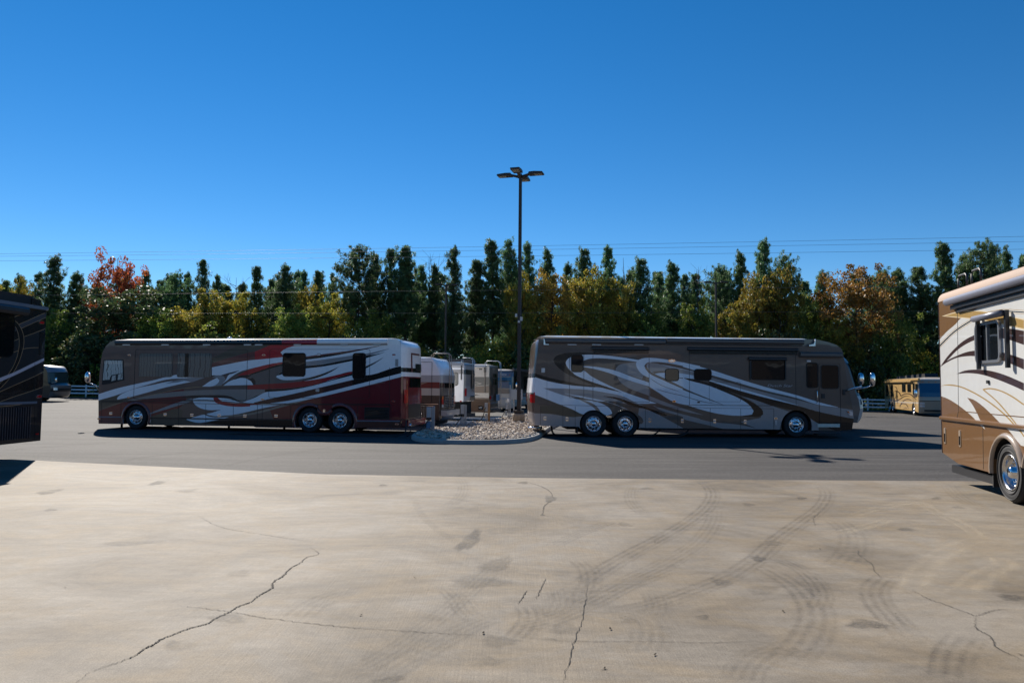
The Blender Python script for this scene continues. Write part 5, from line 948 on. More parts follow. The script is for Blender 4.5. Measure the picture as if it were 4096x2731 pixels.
m_, n_, l_, b_ = new_mat('stones'); gi = N(n_, 'ShaderNodeNewGeometry'); l_.new(ramp(n_, l_, gi.outputs['Random Per Island'], [(0, (.16, .12, .09)), (.3, (.36, .27, .19)), (.6, (.50, .42, .33)), (.85, (.62, .56, .48)), (1, (.28, .24, .22))]).outputs[0], b_.inputs['Base Color']); b_.inputs['Roughness'].default_value = .8
base_v = np.array([(1, 0, 0), (.3, .95, 0), (-.8, .6, 0), (-.8, -.6, 0), (.3, -.95, 0), (.5, .36, .85), (-.2, .6, .85), (-.62, 0, .85), (-.2, -.6, .85), (.5, -.36, .85)], float); base_f = [(0, 1, 5), (1, 6, 5), (1, 2, 6), (2, 7, 6), (2, 3, 7), (3, 8, 7), (3, 4, 8), (4, 9, 8), (4, 0, 9), (0, 5, 9), (5, 6, 7, 8, 9)]
rs = np.random.RandomState(3); V = []; Fq = []; shr = [cx + (p - cx) * .965 for p in out]; k = 0
while k < 9000:
    x = rs.uniform(-3.8, 3.7); y = 25 + 22 * rs.rand() ** 1.35
    if not inside(x, y, shr): continue
    s = rs.uniform(.035, .085) * (1 + .25 * (y > 36)); a = rs.uniform(0, 6.28); b = base_v * [s, s * rs.uniform(.6, 1), s * rs.uniform(.6, 1.0)] * rs.uniform(.8, 1.2, (10, 1)); tl = rs.uniform(-.5, .5)
    c_, s_ = math.cos(a), math.sin(a); q = np.stack([b[:, 0] * c_ - b[:, 1] * s_, b[:, 0] * s_ + b[:, 1] * c_, b[:, 2] + b[:, 0] * tl], 1) + [x, y, .115 + gz(x, y) + rs.uniform(-.01, .035)]
    o_ = k * 10; V.append(q); Fq += [tuple(i + o_ for i in f) for f in base_f]; k += 1
me = bpy.data.meshes.new('gravel'); me.from_pydata(np.concatenate(V).tolist(), [], Fq); link('gravel', me, 'stones', label='loose tan and grey river stones covering the kerbed island', cat='gravel', kind='stuff')
# pale slot pads behind the island
for nm, P_ in (('concrete_pad', [(-16, 40.5), (-2.4, 36.2), (-1.2, 41.5), (-15, 45.5)]), ('concrete_pad', [(-16, 46.2), (-1.0, 42.6), (.4, 47.8), (-15, 51.5)])):
    MB().add([(x, y, gz(x, y) + .008) for x, y in P_], [(0, 1, 2, 3)]).build(nm, 'paleconcrete', kind='structure')

# ================================================================== lamp posts
def lamp_post(x, y, z, H, label, base=True, four=True, yaw=0.0, r=.085):
    L = empty('lamp_post', (x, y, z), yaw, label, 'lamp post', 'lamp posts')
    zb = 0
    if base:
        MB().lathe_y([(.001, .0), (.31, .0), (.31, -.44), (.29, -.47), (.001, -.47)], 28).build('concrete_footing', 'castconcrete', L).rotation_euler = (R_(-90), 0, 0); zb = .47
        MB().box((-.19, -.19, zb), (.19, .19, zb + .05)).build('base_plate', 'bronze', L); MB().box((-.22, -.22, zb + .05), (.22, .22, zb + .16)).build('base_cover', 'bronze', L)
    mb = MB(); r2 = r * .8; vs = [(sx * r, sy * r, zb + .04) for sx, sy in ((-1, -1), (1, -1), (1, 1), (-1, 1))] + [(sx * r2, sy * r2, H) for sx, sy in ((-1, -1), (1, -1), (1, 1), (-1, 1))]
    mb.add(vs, [(0, 1, 5, 4), (1, 2, 6, 5), (2, 3, 7, 6), (3, 0, 4, 7), (4, 5, 6, 7), (3, 2, 1, 0)]).build('pole', 'bronze', L)
    for k in range(4 if four else 2):
        a = R_(90 * k if four else 180 * k); h = empty('lamp_head', (0, 0, H - .12), a, parent=L); h.scale = (1.22, 1.22, 1.22)
        MB().add([(.06, -.05, .02), (.06, .05, .02), (.06, .05, -.09), (.06, -.05, -.09), (.42, -.07, .10), (.42, .07, .10), (.42, .07, .03), (.42, -.07, .03)], [(0, 1, 5, 4), (1, 2, 6, 5), (2, 3, 7, 6), (3, 0, 4, 7), (0, 3, 2, 1), (4, 5, 6, 7)]).build('arm', 'bronze', h)
        MB().prism([(.36, .02), (.95, .02), (1.0, .05), (.97, .10), (.62, .13), (.40, .12)], -.19, .19).build('housing', 'bronze', h)
        for x0_ in (.62, .79): MB().box((x0_, -.14, .008), (x0_ + .14, .14, .022)).build('led_panel', 'ledglass', h)
    return L
lp = lamp_post(.37, 37.5, .115, 12.75, 'tall bronze four-headed lamp post standing on the gravel island', yaw=R_(-15))
for dx, dz, s in ((-.13, 5.35, .16), (.02, 5.05, .12), (.14, 5.15, .2)): MB().box((dx - .05, -.20, dz), (dx + .05, -.085, dz + s)).build('control_box', 'palegrey', lp)
for k in range(4): MB().tube([(.24 * math.cos(k * 1.57 + .78), .24 * math.sin(k * 1.57 + .78), .46), (.24 * math.cos(k * 1.57 + .78), .24 * math.sin(k * 1.57 + .78), .54)], .02, 6).build('anchor_bolt', 'galv', lp)
q = at_depth(1785, 1137, 76); lamp_post(q.x, q.y, gz(q.x, q.y), q.z - gz(q.x, q.y), 'distant bronze lamp post in front of the pines behind the gap', False, False, R_(8), .10)
q = at_depth(2863, 1127, 74); lamp_post(q.x, q.y, gz(q.x, q.y), q.z - gz(q.x, q.y), 'distant bronze lamp post rising above the taupe coach', False, False, R_(-5), .10)

# ================================================================== utility pedestals and cords on the island
def pedestal(px, d, label, boxes, posts, mat='galv'):
    c = at_depth(px, 1600, d); g = .11 + gz(c.x, d); root = empty('utility_pedestal', (c.x, d, g), 0, label, 'utility pedestal', 'hook-up pedestals'); k = d / FPX
    for nm, (x0, z0, x1, z1), m in posts: MB().box(((x0 - px) * k, -.04, z0), ((x1 - px) * k, .05, z1)).build(nm, m, root)
    for nm, (x0, y0, x1, y1), m in boxes:
        zt = at_depth(px, y0, d).z - g; zb = at_depth(px, y1, d).z - g; X0 = (x0 - px) * k; X1 = (x1 - px) * k
        o = MB().prism(rrect(X0, zb, X1, zt, .02), -.16, -.03).build(nm, m, root); MB().prism(rrect(X0 + .015, zb + .02, X1 - .015, zt - .02, .015), -.172, -.158).build('cover', m, o)
    return root
def zr(px, y, d): return at_depth(px, y, d).z - .11
pedestal(1735, 30.2, 'grey hook-up pedestal with blue lower box nearest the maroon coach', [('meter_box', (1709, 1627, 1726, 1669), 'boxgrey'), ('outlet_box', (1708, 1684, 1725, 1712), 'bluebox')], [('post', (1727, 0, 1733, zr(1730, 1626, 30.2)), 'galv'), ('post', (1734, 0, 1740, zr(1737, 1624, 30.2)), 'galv')])
pedestal(1863, 34.0, 'grey hook-up pedestal with two pale boxes beside the white trailer', [('meter_box', (1844, 1618, 1857, 1655), 'boxgrey'), ('outlet_box', (1842, 1668, 1856, 1696), 'boxgrey')], [('post', (1858, 0, 1861, zr(1860, 1618, 34)), 'galv'), ('post', (1862, 0, 1867, zr(1864, 1620, 34)), 'galv')])
pedestal(1956, 37.4, 'wooden post with grey meter box in front of the brown coach', [('meter_box', (1939, 1611, 1951, 1645), 'boxgrey'), ('outlet_box', (1941, 1653, 1951, 1674), 'boxgrey')], [('post', (1952, 0, 1961, zr(1956, 1610, 37.4)), 'wood')])
pedestal(2034, 41.0, 'narrow grey hook-up pedestal just left of the lamp post', [('meter_box', (2023, 1608, 2032, 1637), 'boxgrey'), ('outlet_box', (2019, 1643, 2030, 1663), 'boxgrey')], [('post', (2033, 0, 2036, zr(2034, 1606, 41)), 'galv'), ('post', (2038, 0, 2043, zr(2040, 1539, 41)), 'galv')])
pedestal(2066, 43.0, 'large grey electrical cabinet on legs behind the lamp post', [('cabinet', (2044, 1557, 2090, 1598), 'boxgrey')], [('post', (2053, 0, 2058, zr(2055, 1598, 43)), 'galv'), ('post', (2080, 0, 2085, zr(2082, 1598, 43)), 'galv')])
def cord(name, pts, r, mat, label): return MB().tube(smooth(pts, False, 6, 120), r, 8).build(name, mat, label=label, cat='cord')
cord('power_cord', [(-4.2, 29.7, .55), (-4.15, 29.2, .12), (-4.0, 28.6, .03), (-3.85, 28.9, .12), (-3.6, 29.4, .22), (-3.4, 29.9, .5), (-3.3, 30.05, .62)], .025, 'rubber', 'black power cord from the maroon coach to the nearest pedestal')
cord('power_cord', [(-11.0, 29.0, .03), (-8.0, 28.6, .03), (-5.5, 28.6, .03), (-4.4, 28.5, .03), (-3.9, 28.9, .2)], .022, 'rubber', 'thin black cord lying on the asphalt under the maroon coach')
cord('drain_hose', [(1.6, 29.9, .40), (1.7, 29.8, .08), (2.2, 29.6, .05), (2.9, 29.9, .05)], .04, 'rubber', 'black hose under the rear of the taupe coach')
cord('drain_hose', [(6.0, 29.55, .36), (5.6, 29.35, .1), (5.0, 29.3, .05), (4.6, 29.6, .05)], .03, 'rubber', 'black hose drooping behind the rear wheels of the taupe coach')
cord('drain_hose', [(7.1, 29.6, .34), (6.8, 29.4, .1), (6.3, 29.35, .05), (5.9, 29.7, .05)], .03, 'rubber', 'black hose drooping under the middle of the taupe coach')
cord('power_cord', [(-1.3, 37.2, .9), (-1.5, 37.1, .3), (-2.0, 37.6, .05), (-2.6, 39, .03)], .022, 'rubber', 'black cord hanging from the wooden post')
cord('power_cord', [(-.35, 40.8, .6), (-.6, 40.6, .2), (-1.2, 41.2, .05), (-2.2, 42.5, .04)], .022, 'rubber', 'black cord running left from the narrow pedestal')
cord('power_cord', [(-2.3, 33.8, .5), (-2.6, 33.9, .15), (-3.4, 34.6, .04), (-4.0, 36.0, .3)], .022, 'rubber', 'black cord from the two-box pedestal to the ladder coach')

# ================================================================== white rail fence along the lot
fence = empty('rail_fence', (0, 80, 0), 0, 'white three-rail fence along the far edge of the lot', 'fence')
FX = [-66 + 2.2 * k for k in range(61)]
fy = lambda x: 80.5 if x < 0 else 80.5 - .07 * x
pm = None; rm = None
for i, x in enumerate(FX):
    z = gz(x, fy(x)); zl = z - .05
    if pm is None: pm = MB().box((-.065, -.065, -.3), (.065, .065, 1.3)).prism([(-.08, 1.3), (.08, 1.3), (0, 1.37)], -.08, .08).mesh('post'); pm.materials.append(MATS['fencewhite'])
    o = bpy.data.objects.new('post', pm); COL.objects.link(o); o.parent = fence; o.location = (x, fy(x) - 80, zl)
    if i:
        x0_ = FX[i - 1]
        for h in (.42, .80, 1.18):
            if rm is None: rm = MB().box((0, -.02, -.075), (1, .02, .075)).mesh('rail'); rm.materials.append(MATS['fencewhite'])
            a = Vector((x0_, fy(x0_) - 80, gz(x0_, fy(x0_)) - .05 + h)); b = Vector((x, fy(x) - 80, zl + h)); d = b - a
            o = bpy.data.objects.new('rail', rm); COL.objects.link(o); o.parent = fence; o.location = a + Vector((0, -.09, 0)); o.scale = (d.length - .004, 1, 1); o.rotation_euler = (0, -math.atan2(d.z, d.x), math.atan2(d.y, d.x))
# ================================================================== overhead wires
def wire(p_, q_, sag, r, label):
    a = Vector(p_); b = Vector(q_); pts = []
    for k in range(33): t = k / 32; v = a.lerp(b, t); v.z -= sag * 4 * t * (1 - t); pts.append(v)
    return MB().tube(pts, r, 5).build('overhead_wire', 'wire', label=label, cat='wire', group='overhead wires')
def wpt(px, py, d): return at_depth(px, py, d)
for (l, r_, nm) in (((1008, 937), (0, 0), 'topmost power line crossing the sky above the trees'), ((1018, 957), (0, 0), 'second power line from the top crossing the sky'), ((1036, 988), (0, 0), 'third power line from the top, brushing the treetops')):
    a = wpt(0, l[0], 90); b = wpt(4096, l[1], 74); d = (b - a) * .35; wire(a - d, b + d, .35, .014, nm)
a = wpt(0, 1189, 83); b = wpt(4096, 1150, 76); d = (b - a) * .3; wire(a - d, b + d, -.25, .014, 'upper of two cables strung in front of the trees'); a = wpt(0, 1246, 83); b = wpt(4096, 1235, 78); d = (b - a) * .3; wire(a - d, b + d, 0.3, .010, 'lower of two cables strung in front of the trees')

# ================================================================== service building behind the camera (seen only mirrored in paint and glass)
plain('metalcladding', (.06, .048, .040), .6, 0, .15, 2); plain('baydoor', (.030, .028, .028), .5)
sb = empty('service_building', (0, -26, 0), 0, 'brown metal service building with dark bay doors behind the viewer', 'building')
MB().box((-110, -14, 0), (70, 0, 6.2)).build('wall', 'metalcladding', sb)
MB().add([(-111, .6, 6.15), (71, .6, 6.15), (71, -7, 7.6), (-111, -7, 7.6), (-111, -14.6, 6.15), (71, -14.6, 6.15)], [(0, 1, 2, 3), (3, 2, 5, 4)]).build('roof', 'metalcladding', sb)
for k in range(17):
    x = -100 + 10 * k; d = MB().box((x - 2.6, .002, 0), (x + 2.6, .06, 4.7)).build('bay_door', 'baydoor', sb)
    MB().box((x - 2.75, .002, 4.7), (x + 2.75, .09, 4.85)).build('lintel', 'boxgrey', sb)
# ================================================================== trees
def leaf_mat(name, cols, trans=.35, tcol=None):
    m, n, l, b = new_mat(name)
    gi = N(n, 'ShaderNodeNewGeometry'); oi = N(n, 'ShaderNodeObjectInfo'); z = noise(n, l, .55, 3, .6)
    c = ramp(n, l, gi.outputs['Random Per Island'], [(i / (len(cols) - 1), c_) for i, c_ in enumerate(cols)]).outputs[0]
    c = mixc(n, l, 1.0, c, ramp(n, l, z.outputs[0], [(.3, (1.7, 1.8, 1.6)), (.7, (3.2, 3.1, 2.9))]).outputs[0], 'MULTIPLY')
    hsv = N(n, 'ShaderNodeHueSaturation'); mr = N(n, 'ShaderNodeMapRange'); mr.inputs['To Min'].default_value = .75; mr.inputs['To Max'].default_value = 1.25; l.new(oi.outputs['Random'], mr.inputs[0]); l.new(mr.outputs[0], hsv.inputs['Value'])
    mh = N(n, 'ShaderNodeMapRange'); mh.inputs['To Min'].default_value = .485; mh.inputs['To Max'].default_value = .515; l.new(oi.outputs['Random'], mh.inputs[0]); l.new(mh.outputs[0], hsv.inputs['Hue']); l.new(c, hsv.inputs['Color'])
    l.new(hsv.outputs[0], b.inputs['Base Color']); b.inputs['Roughness'].default_value = .55; b.inputs['Specular IOR Level'].default_value = .35
    tr = N(n, 'ShaderNodeBsdfTranslucent'); l.new(hsv.outputs[0], tr.inputs['Color']); mx = N(n, 'ShaderNodeMixShader'); mx.inputs[0].default_value = trans
    l.new(b.outputs[0], mx.inputs[1]); l.new(tr.outputs[0], mx.inputs[2]); l.new(mx.outputs[0], n['Material Output'].inputs[0])
leaf_mat('pine_needles', [(.020, .040, .018), (.034, .064, .028), (.052, .085, .036), (.07, .10, .042)], .42)
leaf_mat('oak_leaves', [(.014, .026, .011), (.026, .044, .017), (.04, .058, .022), (.065, .052, .02)], .3)
leaf_mat('yellow_leaves', [(.05, .065, .012), (.11, .105, .018), (.17, .135, .020), (.12, .075, .015), (.06, .075, .015)], .42)
leaf_mat('green_leaves', [(.025, .045, .010), (.05, .075, .015), (.085, .105, .020), (.12, .11, .022)], .42)
leaf_mat('orange_leaves', [(.16, .045, .018), (.24, .075, .018), (.20, .10, .02), (.12, .035, .03), (.26, .11, .02)], .42)
leaf_mat('russet_leaves', [(.075, .055, .014), (.13, .085, .018), (.16, .080, .016), (.09, .075, .018)], .40)
plain('bark', (.050, .038, .030), .95, 0, .35, 6, .6); plain('pinebark', (.065, .045, .035), .95, 0, .35, 6, .6)
def quads(name, C, U, V_, mat, sm=False):
    n = len(C); P = np.empty((n, 4, 3), np.float32); P[:, 0] = C - U * .5 ; P[:, 1] = C + V_ * .5; P[:, 2] = C + U * .5; P[:, 3] = C - V_ * .5
    me = bpy.data.meshes.new(name); me.vertices.add(n * 4); me.vertices.foreach_set('co', P.ravel()); me.loops.add(n * 4); me.loops.foreach_set('vertex_index', np.arange(n * 4, dtype=np.int32))
    me.polygons.add(n); me.polygons.foreach_set('loop_start', np.arange(0, n * 4, 4, dtype=np.int32)); me.polygons.foreach_set('loop_total', np.full(n, 4, np.int32)); me.update(); me.materials.append(MATS[mat]); return me
def unit(rs, n):
    v = rs.normal(size=(n, 3)); return v / np.linalg.norm(v, axis=1, keepdims=True)
def clumps(rs, centres, radii, per, size, squash=.75, elong=1.0):
    cs = np.repeat(centres, per, 0); rr = np.repeat(radii, per); n = len(cs)
    d = unit(rs, n); r = rr * rs.uniform(.25, 1.0, n) ** .6; p = cs + d * r[:, None] * [1, 1, squash]
    U = unit(rs, n); W_ = unit(rs, n); V_ = np.cross(U, W_); V_ /= np.linalg.norm(V_, axis=1, keepdims=True) + 1e-6
    s = size * rs.uniform(.6, 1.35, n)
    return p, U * (s * elong)[:, None], V_ * (s * .7 / elong)[:, None]
def wood_mesh(name, limbs, mat):
    mb = MB()
    for pts, r0, r1, n in limbs:
        k = len(pts); mb.tube(pts, [r0 + (r1 - r0) * i / (k - 1) for i in range(k)], n, caps=False)
    me = mb.mesh(name); me.materials.append(MATS[mat]); return me
def make_pine(seed, H=18.0, base=.35, spread=2.6, flat=False):
    rs = np.random.RandomState(seed); limbs = []; lean = rs.uniform(-.3, .3, 2)
    tr = [(lean[0] * (t ** 2), lean[1] * (t ** 2), H * .97 * t - .4 * (t == 0)) for t in np.linspace(0, 1, 9)]; limbs.append((tr, .20, .03, 8)); cs = []; rr = []
    z = H * base
    while z < H * .985:
        t = (z / H - base) / (1 - base); w = spread * (1.04 - t) ** .8 * (.6 + .4 * min(1, t * 5)) * rs.uniform(.8, 1.15)
        if flat: w = spread * (.55 + .55 * math.sin(math.pi * min(1, .2 + .8 * t))) * (1 if t < .85 else .6)
        nb = rs.randint(5, 8); a0 = rs.uniform(0, 6.28)
        for k in range(nb):
            if rs.rand() < .10: continue
            a = a0 + k * 6.28 / nb + rs.uniform(-.35, .35); L_ = w * rs.uniform(.55, 1.15); rise = rs.uniform(.1, .75) * L_
            e = np.array([math.cos(a) * L_, math.sin(a) * L_, rise]); b = np.array([lean[0] * (z / H) ** 2, lean[1] * (z / H) ** 2, z])
            limbs.append(([tuple(b), tuple(b + e * .5 + [0, 0, -.05 * L_]), tuple(b + e)], .045, .012, 4))
            for q in np.linspace(.3, 1.0, max(3, int(L_ / .26))): cs.append(b + e * q + rs.normal(0, .20, 3) + [0, 0, .15 * q]); rr.append(rs.uniform(.14, .34) * (.75 + .3 * q))
        z += rs.uniform(.36, .62)
    cs.append(np.array([lean[0], lean[1], H * .98])); rr.append(.35)
    cs = np.array(cs); rr = np.array(rr); p, U, V_ = clumps(rs, cs, rr, int(17000 / len(cs)) + 8, .19, 1.35, 2.0)
    U[:, 2] = np.abs(U[:, 2]) + .06
    return wood_mesh('trunk', limbs, 'pinebark'), quads('crown', p, U, V_, 'pine_needles')
def make_broad(seed, H, W, mat, base=.18, n=16000, leaf=.24, sparse=.0, up=.6):
    rs = np.random.RandomState(seed); limbs = []; cs = []; rr = []; H0 = H * base
    limbs.append(([(0, 0, -.4), (.05, 0, H0), (rs.uniform(-.3, .3), rs.uniform(-.3, .3), H * .6), (rs.uniform(-.4, .4), rs.uniform(-.4, .4), H * .94)], .2, .03, 8))
    nl = 26
    for k in range(nl):
        z0 = H0 + (H * .82 - H0) * (k / nl) ** .9; a = k * 2.4 + rs.uniform(-.4, .4); t = (z0 - H0) / (H - H0); w = W * (math.sin(math.pi * (.22 + .70 * t)) ** .7) * rs.uniform(.7, 1.1)
        rise = (H - z0) * rs.uniform(.2, up) * .75; e = np.array([math.cos(a) * w, math.sin(a) * w, rise]); b = np.array([0, 0, z0]); m1 = b + e * [.5, .5, .35]
        limbs.append(([tuple(b), tuple(m1), tuple(b + e)], .06, .012, 5))
        for j in range(6):
            q = rs.uniform(.3, 1.05); c_ = b + (e * [q, q, q ** 1.4]) + rs.normal(0, .35 + .10 * w, 3); cs.append(c_); rr.append(rs.uniform(.45, .95) * (W / 4.0) ** .5)
            if j < 3: limbs.append(([tuple(m1), tuple((m1 + c_) / 2 + rs.normal(0, .1, 3)), tuple(c_)], .028, .006, 4))
    for j in range(10): cs.append(np.array([rs.normal(0, W * .22), rs.normal(0, W * .22), H * rs.uniform(.8, .97)])); rr.append(rs.uniform(.4, .8))
    cs = np.array(cs); rr = np.array(rr)
    keep = rs.rand(len(cs)) > sparse; cs = cs[keep]; rr = rr[keep]
    p, U, V_ = clumps(rs, cs, rr, int(n / len(cs)), leaf, .8)
    return wood_mesh('trunk', limbs, 'bark'), quads('crown', p, U, V_, mat)
def make_bare(seed, H):
    rs = np.random.RandomState(seed); limbs = [([(0, 0, -.4), (.1, 0, H * .5), (rs.uniform(-.5, .5), 0, H)], .13, .015, 6)]
    for k in range(16):
        z = H * rs.uniform(.45, .95); a = rs.uniform(0, 6.28); L_ = rs.uniform(.8, 2.6); e = Vector((math.cos(a) * L_, math.sin(a) * L_, L_ * rs.uniform(.5, 1.1))); b = Vector((.1, 0, z)); limbs.append(([b, b + e * .5 + Vector((0, 0, -.15)), b + e], .035, .008, 4))
        for j in range(3): f = b + e * rs.uniform(.4, .9); g = Vector(rs.normal(0, .5, 3)); g.z = abs(g.z) + .3; limbs.append(([f, f + g * .6, f + g], .014, .005, 3))
    return wood_mesh('trunk', limbs, 'bark')
PINES = [make_pine(11), make_pine(12, 18, .42, 2.1), make_pine(13, 18, .30, 3.2), make_pine(14, 18, .5, 2.4, True), make_pine(15, 18, .38, 2.8), make_pine(16, 18, .28, 2.3)]
BROAD = {'y': [make_broad(21, 13, 4.0, 'yellow_leaves'), make_broad(22, 13, 4.4, 'yellow_leaves', .12), make_broad(23, 13, 3.6, 'yellow_leaves', .2)], 'g': [make_broad(24, 13, 4.0, 'green_leaves'), make_broad(25, 13, 4.2, 'green_leaves', .12)],
         'r': [make_broad(26, 13, 4.3, 'russet_leaves', .12, 17000, .22), make_broad(27, 13, 4.0, 'russet_leaves', .15)], 'o': [make_broad(28, 13, 3.4, 'orange_leaves', .2, 9000, .24, .15, .95)], 'd': [make_broad(29, 13, 4.8, 'oak_leaves', .08, 20000, .26)]}
SH = [make_broad(31, 5, 2.6, 'green_leaves', .02, 7000, .22), make_broad(32, 5, 2.4, 'yellow_leaves', .02, 7000, .22), make_broad(33, 5, 2.8, 'oak_leaves', .02, 7000, .24)]
BARE = [make_bare(41, 14), make_bare(42, 14)]
tcount = [0]
def plant(kind, pxx, top, hw, d, label, name='tree', group='trees along the far edge of the lot'):
    c = at_depth(pxx, top, d); g = gz(c.x, d) - .05; Hh = c.z - g; k = tcount[0]; tcount[0] += 1
    o = empty(name, (c.x, d, g), rnd.uniform(0, 6.28), label, 'tree' if name != 'shrub' else 'shrub', group)
    w_ = hw * d / FPX
    if kind == 'p': wm, cm = PINES[k % len(PINES)]; o.scale = (max(.75, w_ / 2.3),) * 2 + (Hh / 18.0,)
    elif kind == 'b': link('trunk', BARE[k % 2], [], o); o.scale = (Hh / 14,) * 3; return o
    elif kind == 's': wm, cm = SH[k % 3]; o.scale = (w_ / 2.3,) * 2 + (Hh / 5.0,)
    else: wm, cm = BROAD[kind][k % len(BROAD[kind])]; o.scale = (w_ / 4.0,) * 2 + (Hh / 13.0,)
    link('trunk', wm, [], o); link('crown', cm, [], o); return o
KN = {'p': ('pine_tree', 'dark green pine'), 'y': ('deciduous_tree', 'yellow-green autumn tree'), 'g': ('deciduous_tree', 'leafy green tree'), 'r': ('deciduous_tree', 'russet-olive autumn tree'), 'o': ('deciduous_tree', 'orange-red autumn tree'), 'd': ('oak_tree', 'broad dark evergreen oak'), 'b': ('bare_tree', 'bare leafless tree'), 's': ('shrub', 'low bushy shrub')}
TREES = [('p', 20, 1120, 60, 96), ('y', 90, 1105, 60, 93), ('p', 150, 1098, 60, 98), ('p', 215, 1026, 95, 92), ('p', 300, 1095, 70, 95), ('p', 335, 1150, 60, 99), ('o', 360, 1140, 70, 97), ('o', 480, 1000, 120, 96), ('d', 520, 1135, 185, 88), ('p', 590, 1085, 55, 101), ('p', 645, 1120, 60, 99), ('p', 700, 1105, 60, 97), ('p', 745, 1098, 50, 101), ('p', 812, 1042, 62, 97), ('p', 868, 1100, 45, 100), ('y', 845, 1150, 120, 90), ('b', 945, 1110, 60, 98), ('y', 950, 1160, 110, 92), ('p', 975, 1135, 55, 100),
         ('p', 1035, 1068, 62, 94), ('p', 1085, 1120, 50, 99), ('p', 1145, 1060, 82, 95), ('p', 1220, 1090, 45, 99), ('p', 1270, 1083, 45, 97), ('y', 1225, 1135, 70, 93), ('y', 1320, 1165, 105, 90), ('p', 1330, 1105, 50, 99), ('g', 1180, 1215, 100, 88), ('p', 1440, 1003, 92, 91), ('p', 1500, 1020, 70, 96), ('p', 1555, 996, 70, 93), ('p', 1630, 990, 105, 91), ('p', 1690, 1060, 60, 96), ('b', 1722, 1030, 40, 97), ('p', 1742, 1068, 45, 95), ('p', 1818, 992, 78, 90), ('p', 1900, 1040, 85, 92), ('p', 1975, 968, 85, 92), ('p', 2040, 958, 75, 94),
         ('y', 2085, 1085, 75, 86), ('p', 2112, 978, 62, 93), ('p', 2192, 1000, 70, 95), ('r', 2210, 1060, 115, 88), ('p', 2265, 1060, 55, 97), ('p', 2335, 994, 75, 93), ('y', 2362, 1062, 105, 88), ('p', 2437, 996, 68, 94), ('y', 2470, 1110, 95, 89), ('b', 2500, 1030, 50, 97), ('p', 2530, 1090, 62, 94), ('p', 2562, 1033, 85, 92), ('p', 2690, 1054, 85, 92), ('p', 2640, 1110, 60, 97), ('p', 2742, 1098, 60, 95), ('b', 2790, 1080, 60, 93), ('g', 2790, 1180, 90, 88), ('p', 2880, 1080, 62, 95), ('p', 2962, 1012, 68, 93), ('p', 3045, 968, 80, 92), ('y', 3010, 1095, 85, 88), ('y', 3115, 1058, 95, 88), ('p', 3135, 1038, 60, 94),
         ('g', 3190, 1170, 90, 89), ('p', 3230, 1180, 60, 96), ('r', 3420, 1035, 150, 88), ('p', 3530, 1095, 70, 94), ('g', 3280, 1195, 80, 91), ('p', 3620, 1125, 60, 93), ('p', 3685, 1068, 90, 91), ('p', 3782, 978, 88, 90), ('p', 3862, 1018, 70, 93), ('p', 3930, 985, 80, 91), ('p', 3975, 985, 60, 95), ('p', 4030, 1005, 70, 92), ('p', 4088, 1020, 70, 92), ('g', 3600, 1240, 90, 87), ('p', 4170, 1000, 80, 92), ('p', -60, 1060, 90, 93), ('y', -130, 1100, 120, 91), ('g', 640, 1230, 110, 87), ('y', 760, 1240, 90, 87), ('g', 2600, 1210, 90, 88), ('y', 3350, 1270, 110, 86), ('y', 2950, 1200, 90, 87), ('g', 1480, 1230, 90, 88), ('g', 240, 1230, 100, 87)]
TREES.sort(key=lambda t: t[1]); cnt = {}
OTH = 'first second third fourth fifth sixth seventh eighth ninth tenth eleventh twelfth'.split()
def where(x):
    for lim, s in ((-1, 'beyond the left picture edge'), (180, 'above the black left-edge coach'), (400, 'between black and maroon coaches'), (1000, 'above the maroon coach front'), (1640, 'above the maroon coach rear'), (2060, 'left of the four-headed lamp post'), (2600, 'above the taupe coach rear'), (3400, 'above the taupe coach front'), (3740, 'above the distant beige coach'), (4097, 'above the right-edge white coach')):
        if x < lim: return s
    return 'beyond the right picture edge'
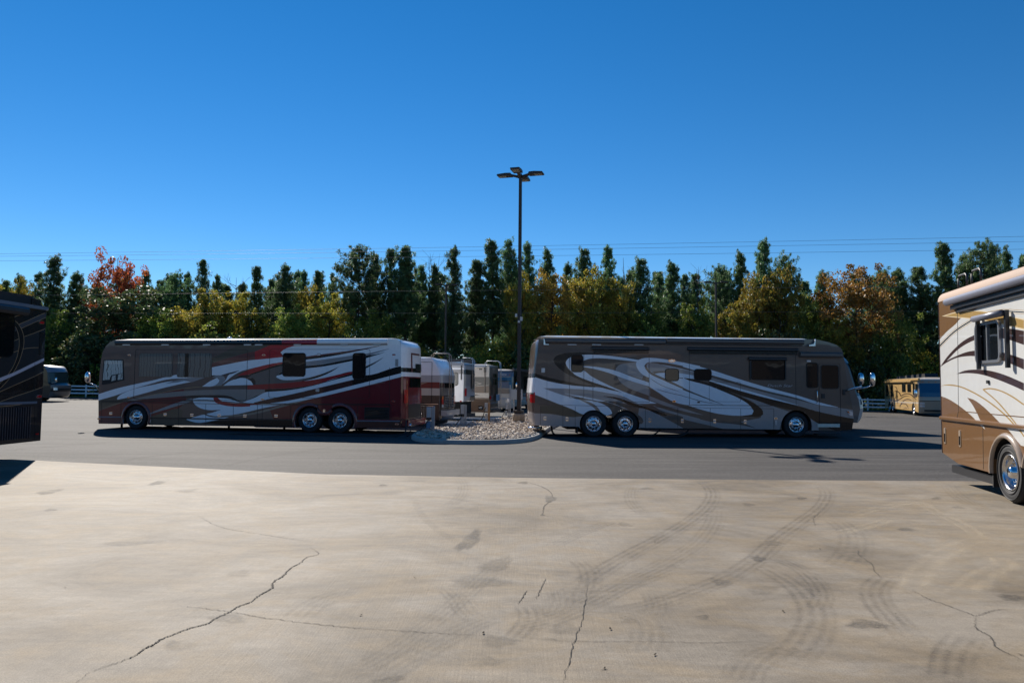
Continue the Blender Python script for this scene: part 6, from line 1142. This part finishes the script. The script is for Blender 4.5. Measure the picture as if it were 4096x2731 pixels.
for kd, x, top, hw, d in TREES:
    w_ = where(x); cnt[(kd, w_)] = cnt.get((kd, w_), 0) + 1; i = cnt[(kd, w_)]
    plant(kd, x, top, hw, d, '%s %s from left, %s' % (OTH[i - 1], KN[kd][1], w_), KN[kd][0])
# second row filling the wood behind, told apart by nothing
for k in range(46):
    x = -200 + 4500 * (k + rnd.uniform(-.3, .3)) / 45; plant('p', x, rnd.uniform(1085, 1165), rnd.uniform(60, 90), rnd.uniform(103, 113), 'dark pine standing in the shaded back rows of the wood', 'pine_tree', 'pines in the back rows')
for k in range(40):
    x = -150 + 4400 * (k + rnd.uniform(-.35, .35)) / 39; plant('s', x, rnd.uniform(1330, 1440), rnd.uniform(70, 120), rnd.uniform(83.5, 87.5), 'leafy shrub in the undergrowth at the foot of the wood', 'shrub', 'undergrowth shrubs')
# deep wood that reads as one dark mass
rs = np.random.RandomState(77); nC = 1500; cx_ = rs.uniform(-115, 115, nC); cy_ = rs.uniform(100, 150, nC); cz_ = rs.uniform(.5, 11.5, nC) + rs.normal(0, .8, nC); cz_[:500] = rs.uniform(.3, 4.5, 500); cy_[:500] = rs.uniform(93, 112, 500)
p, U, V_ = clumps(rs, np.stack([cx_, cy_, cz_], 1), rs.uniform(1.2, 2.4, nC), 46, .75); link('woodland', quads('woodland', p, U, V_, 'oak_leaves'), [], label='dense dark woodland filling the space behind the front trees', cat='woodland', kind='stuff')
# grass verge under the fence
rs = np.random.RandomState(5); n = 26000; x = rs.uniform(-75, 75, n); y = rs.uniform(77.6, 88, n); z = np.array([gz(a, b) for a, b in zip(x, y)]); h = rs.uniform(.06, .28, n)
c = np.stack([x, y, z - .04 + h / 2], 1); U = np.stack([rs.normal(0, .05, n), rs.normal(0, .05, n), h], 1); V_ = np.stack([rs.uniform(-.04, .04, n), rs.uniform(-.03, .03, n), np.zeros(n)], 1)
link('grass_verge', quads('grass_verge', c, U, V_ * 1.2, 'green_leaves'), [], label='short rough grass under and behind the white fence', cat='grass', kind='stuff')
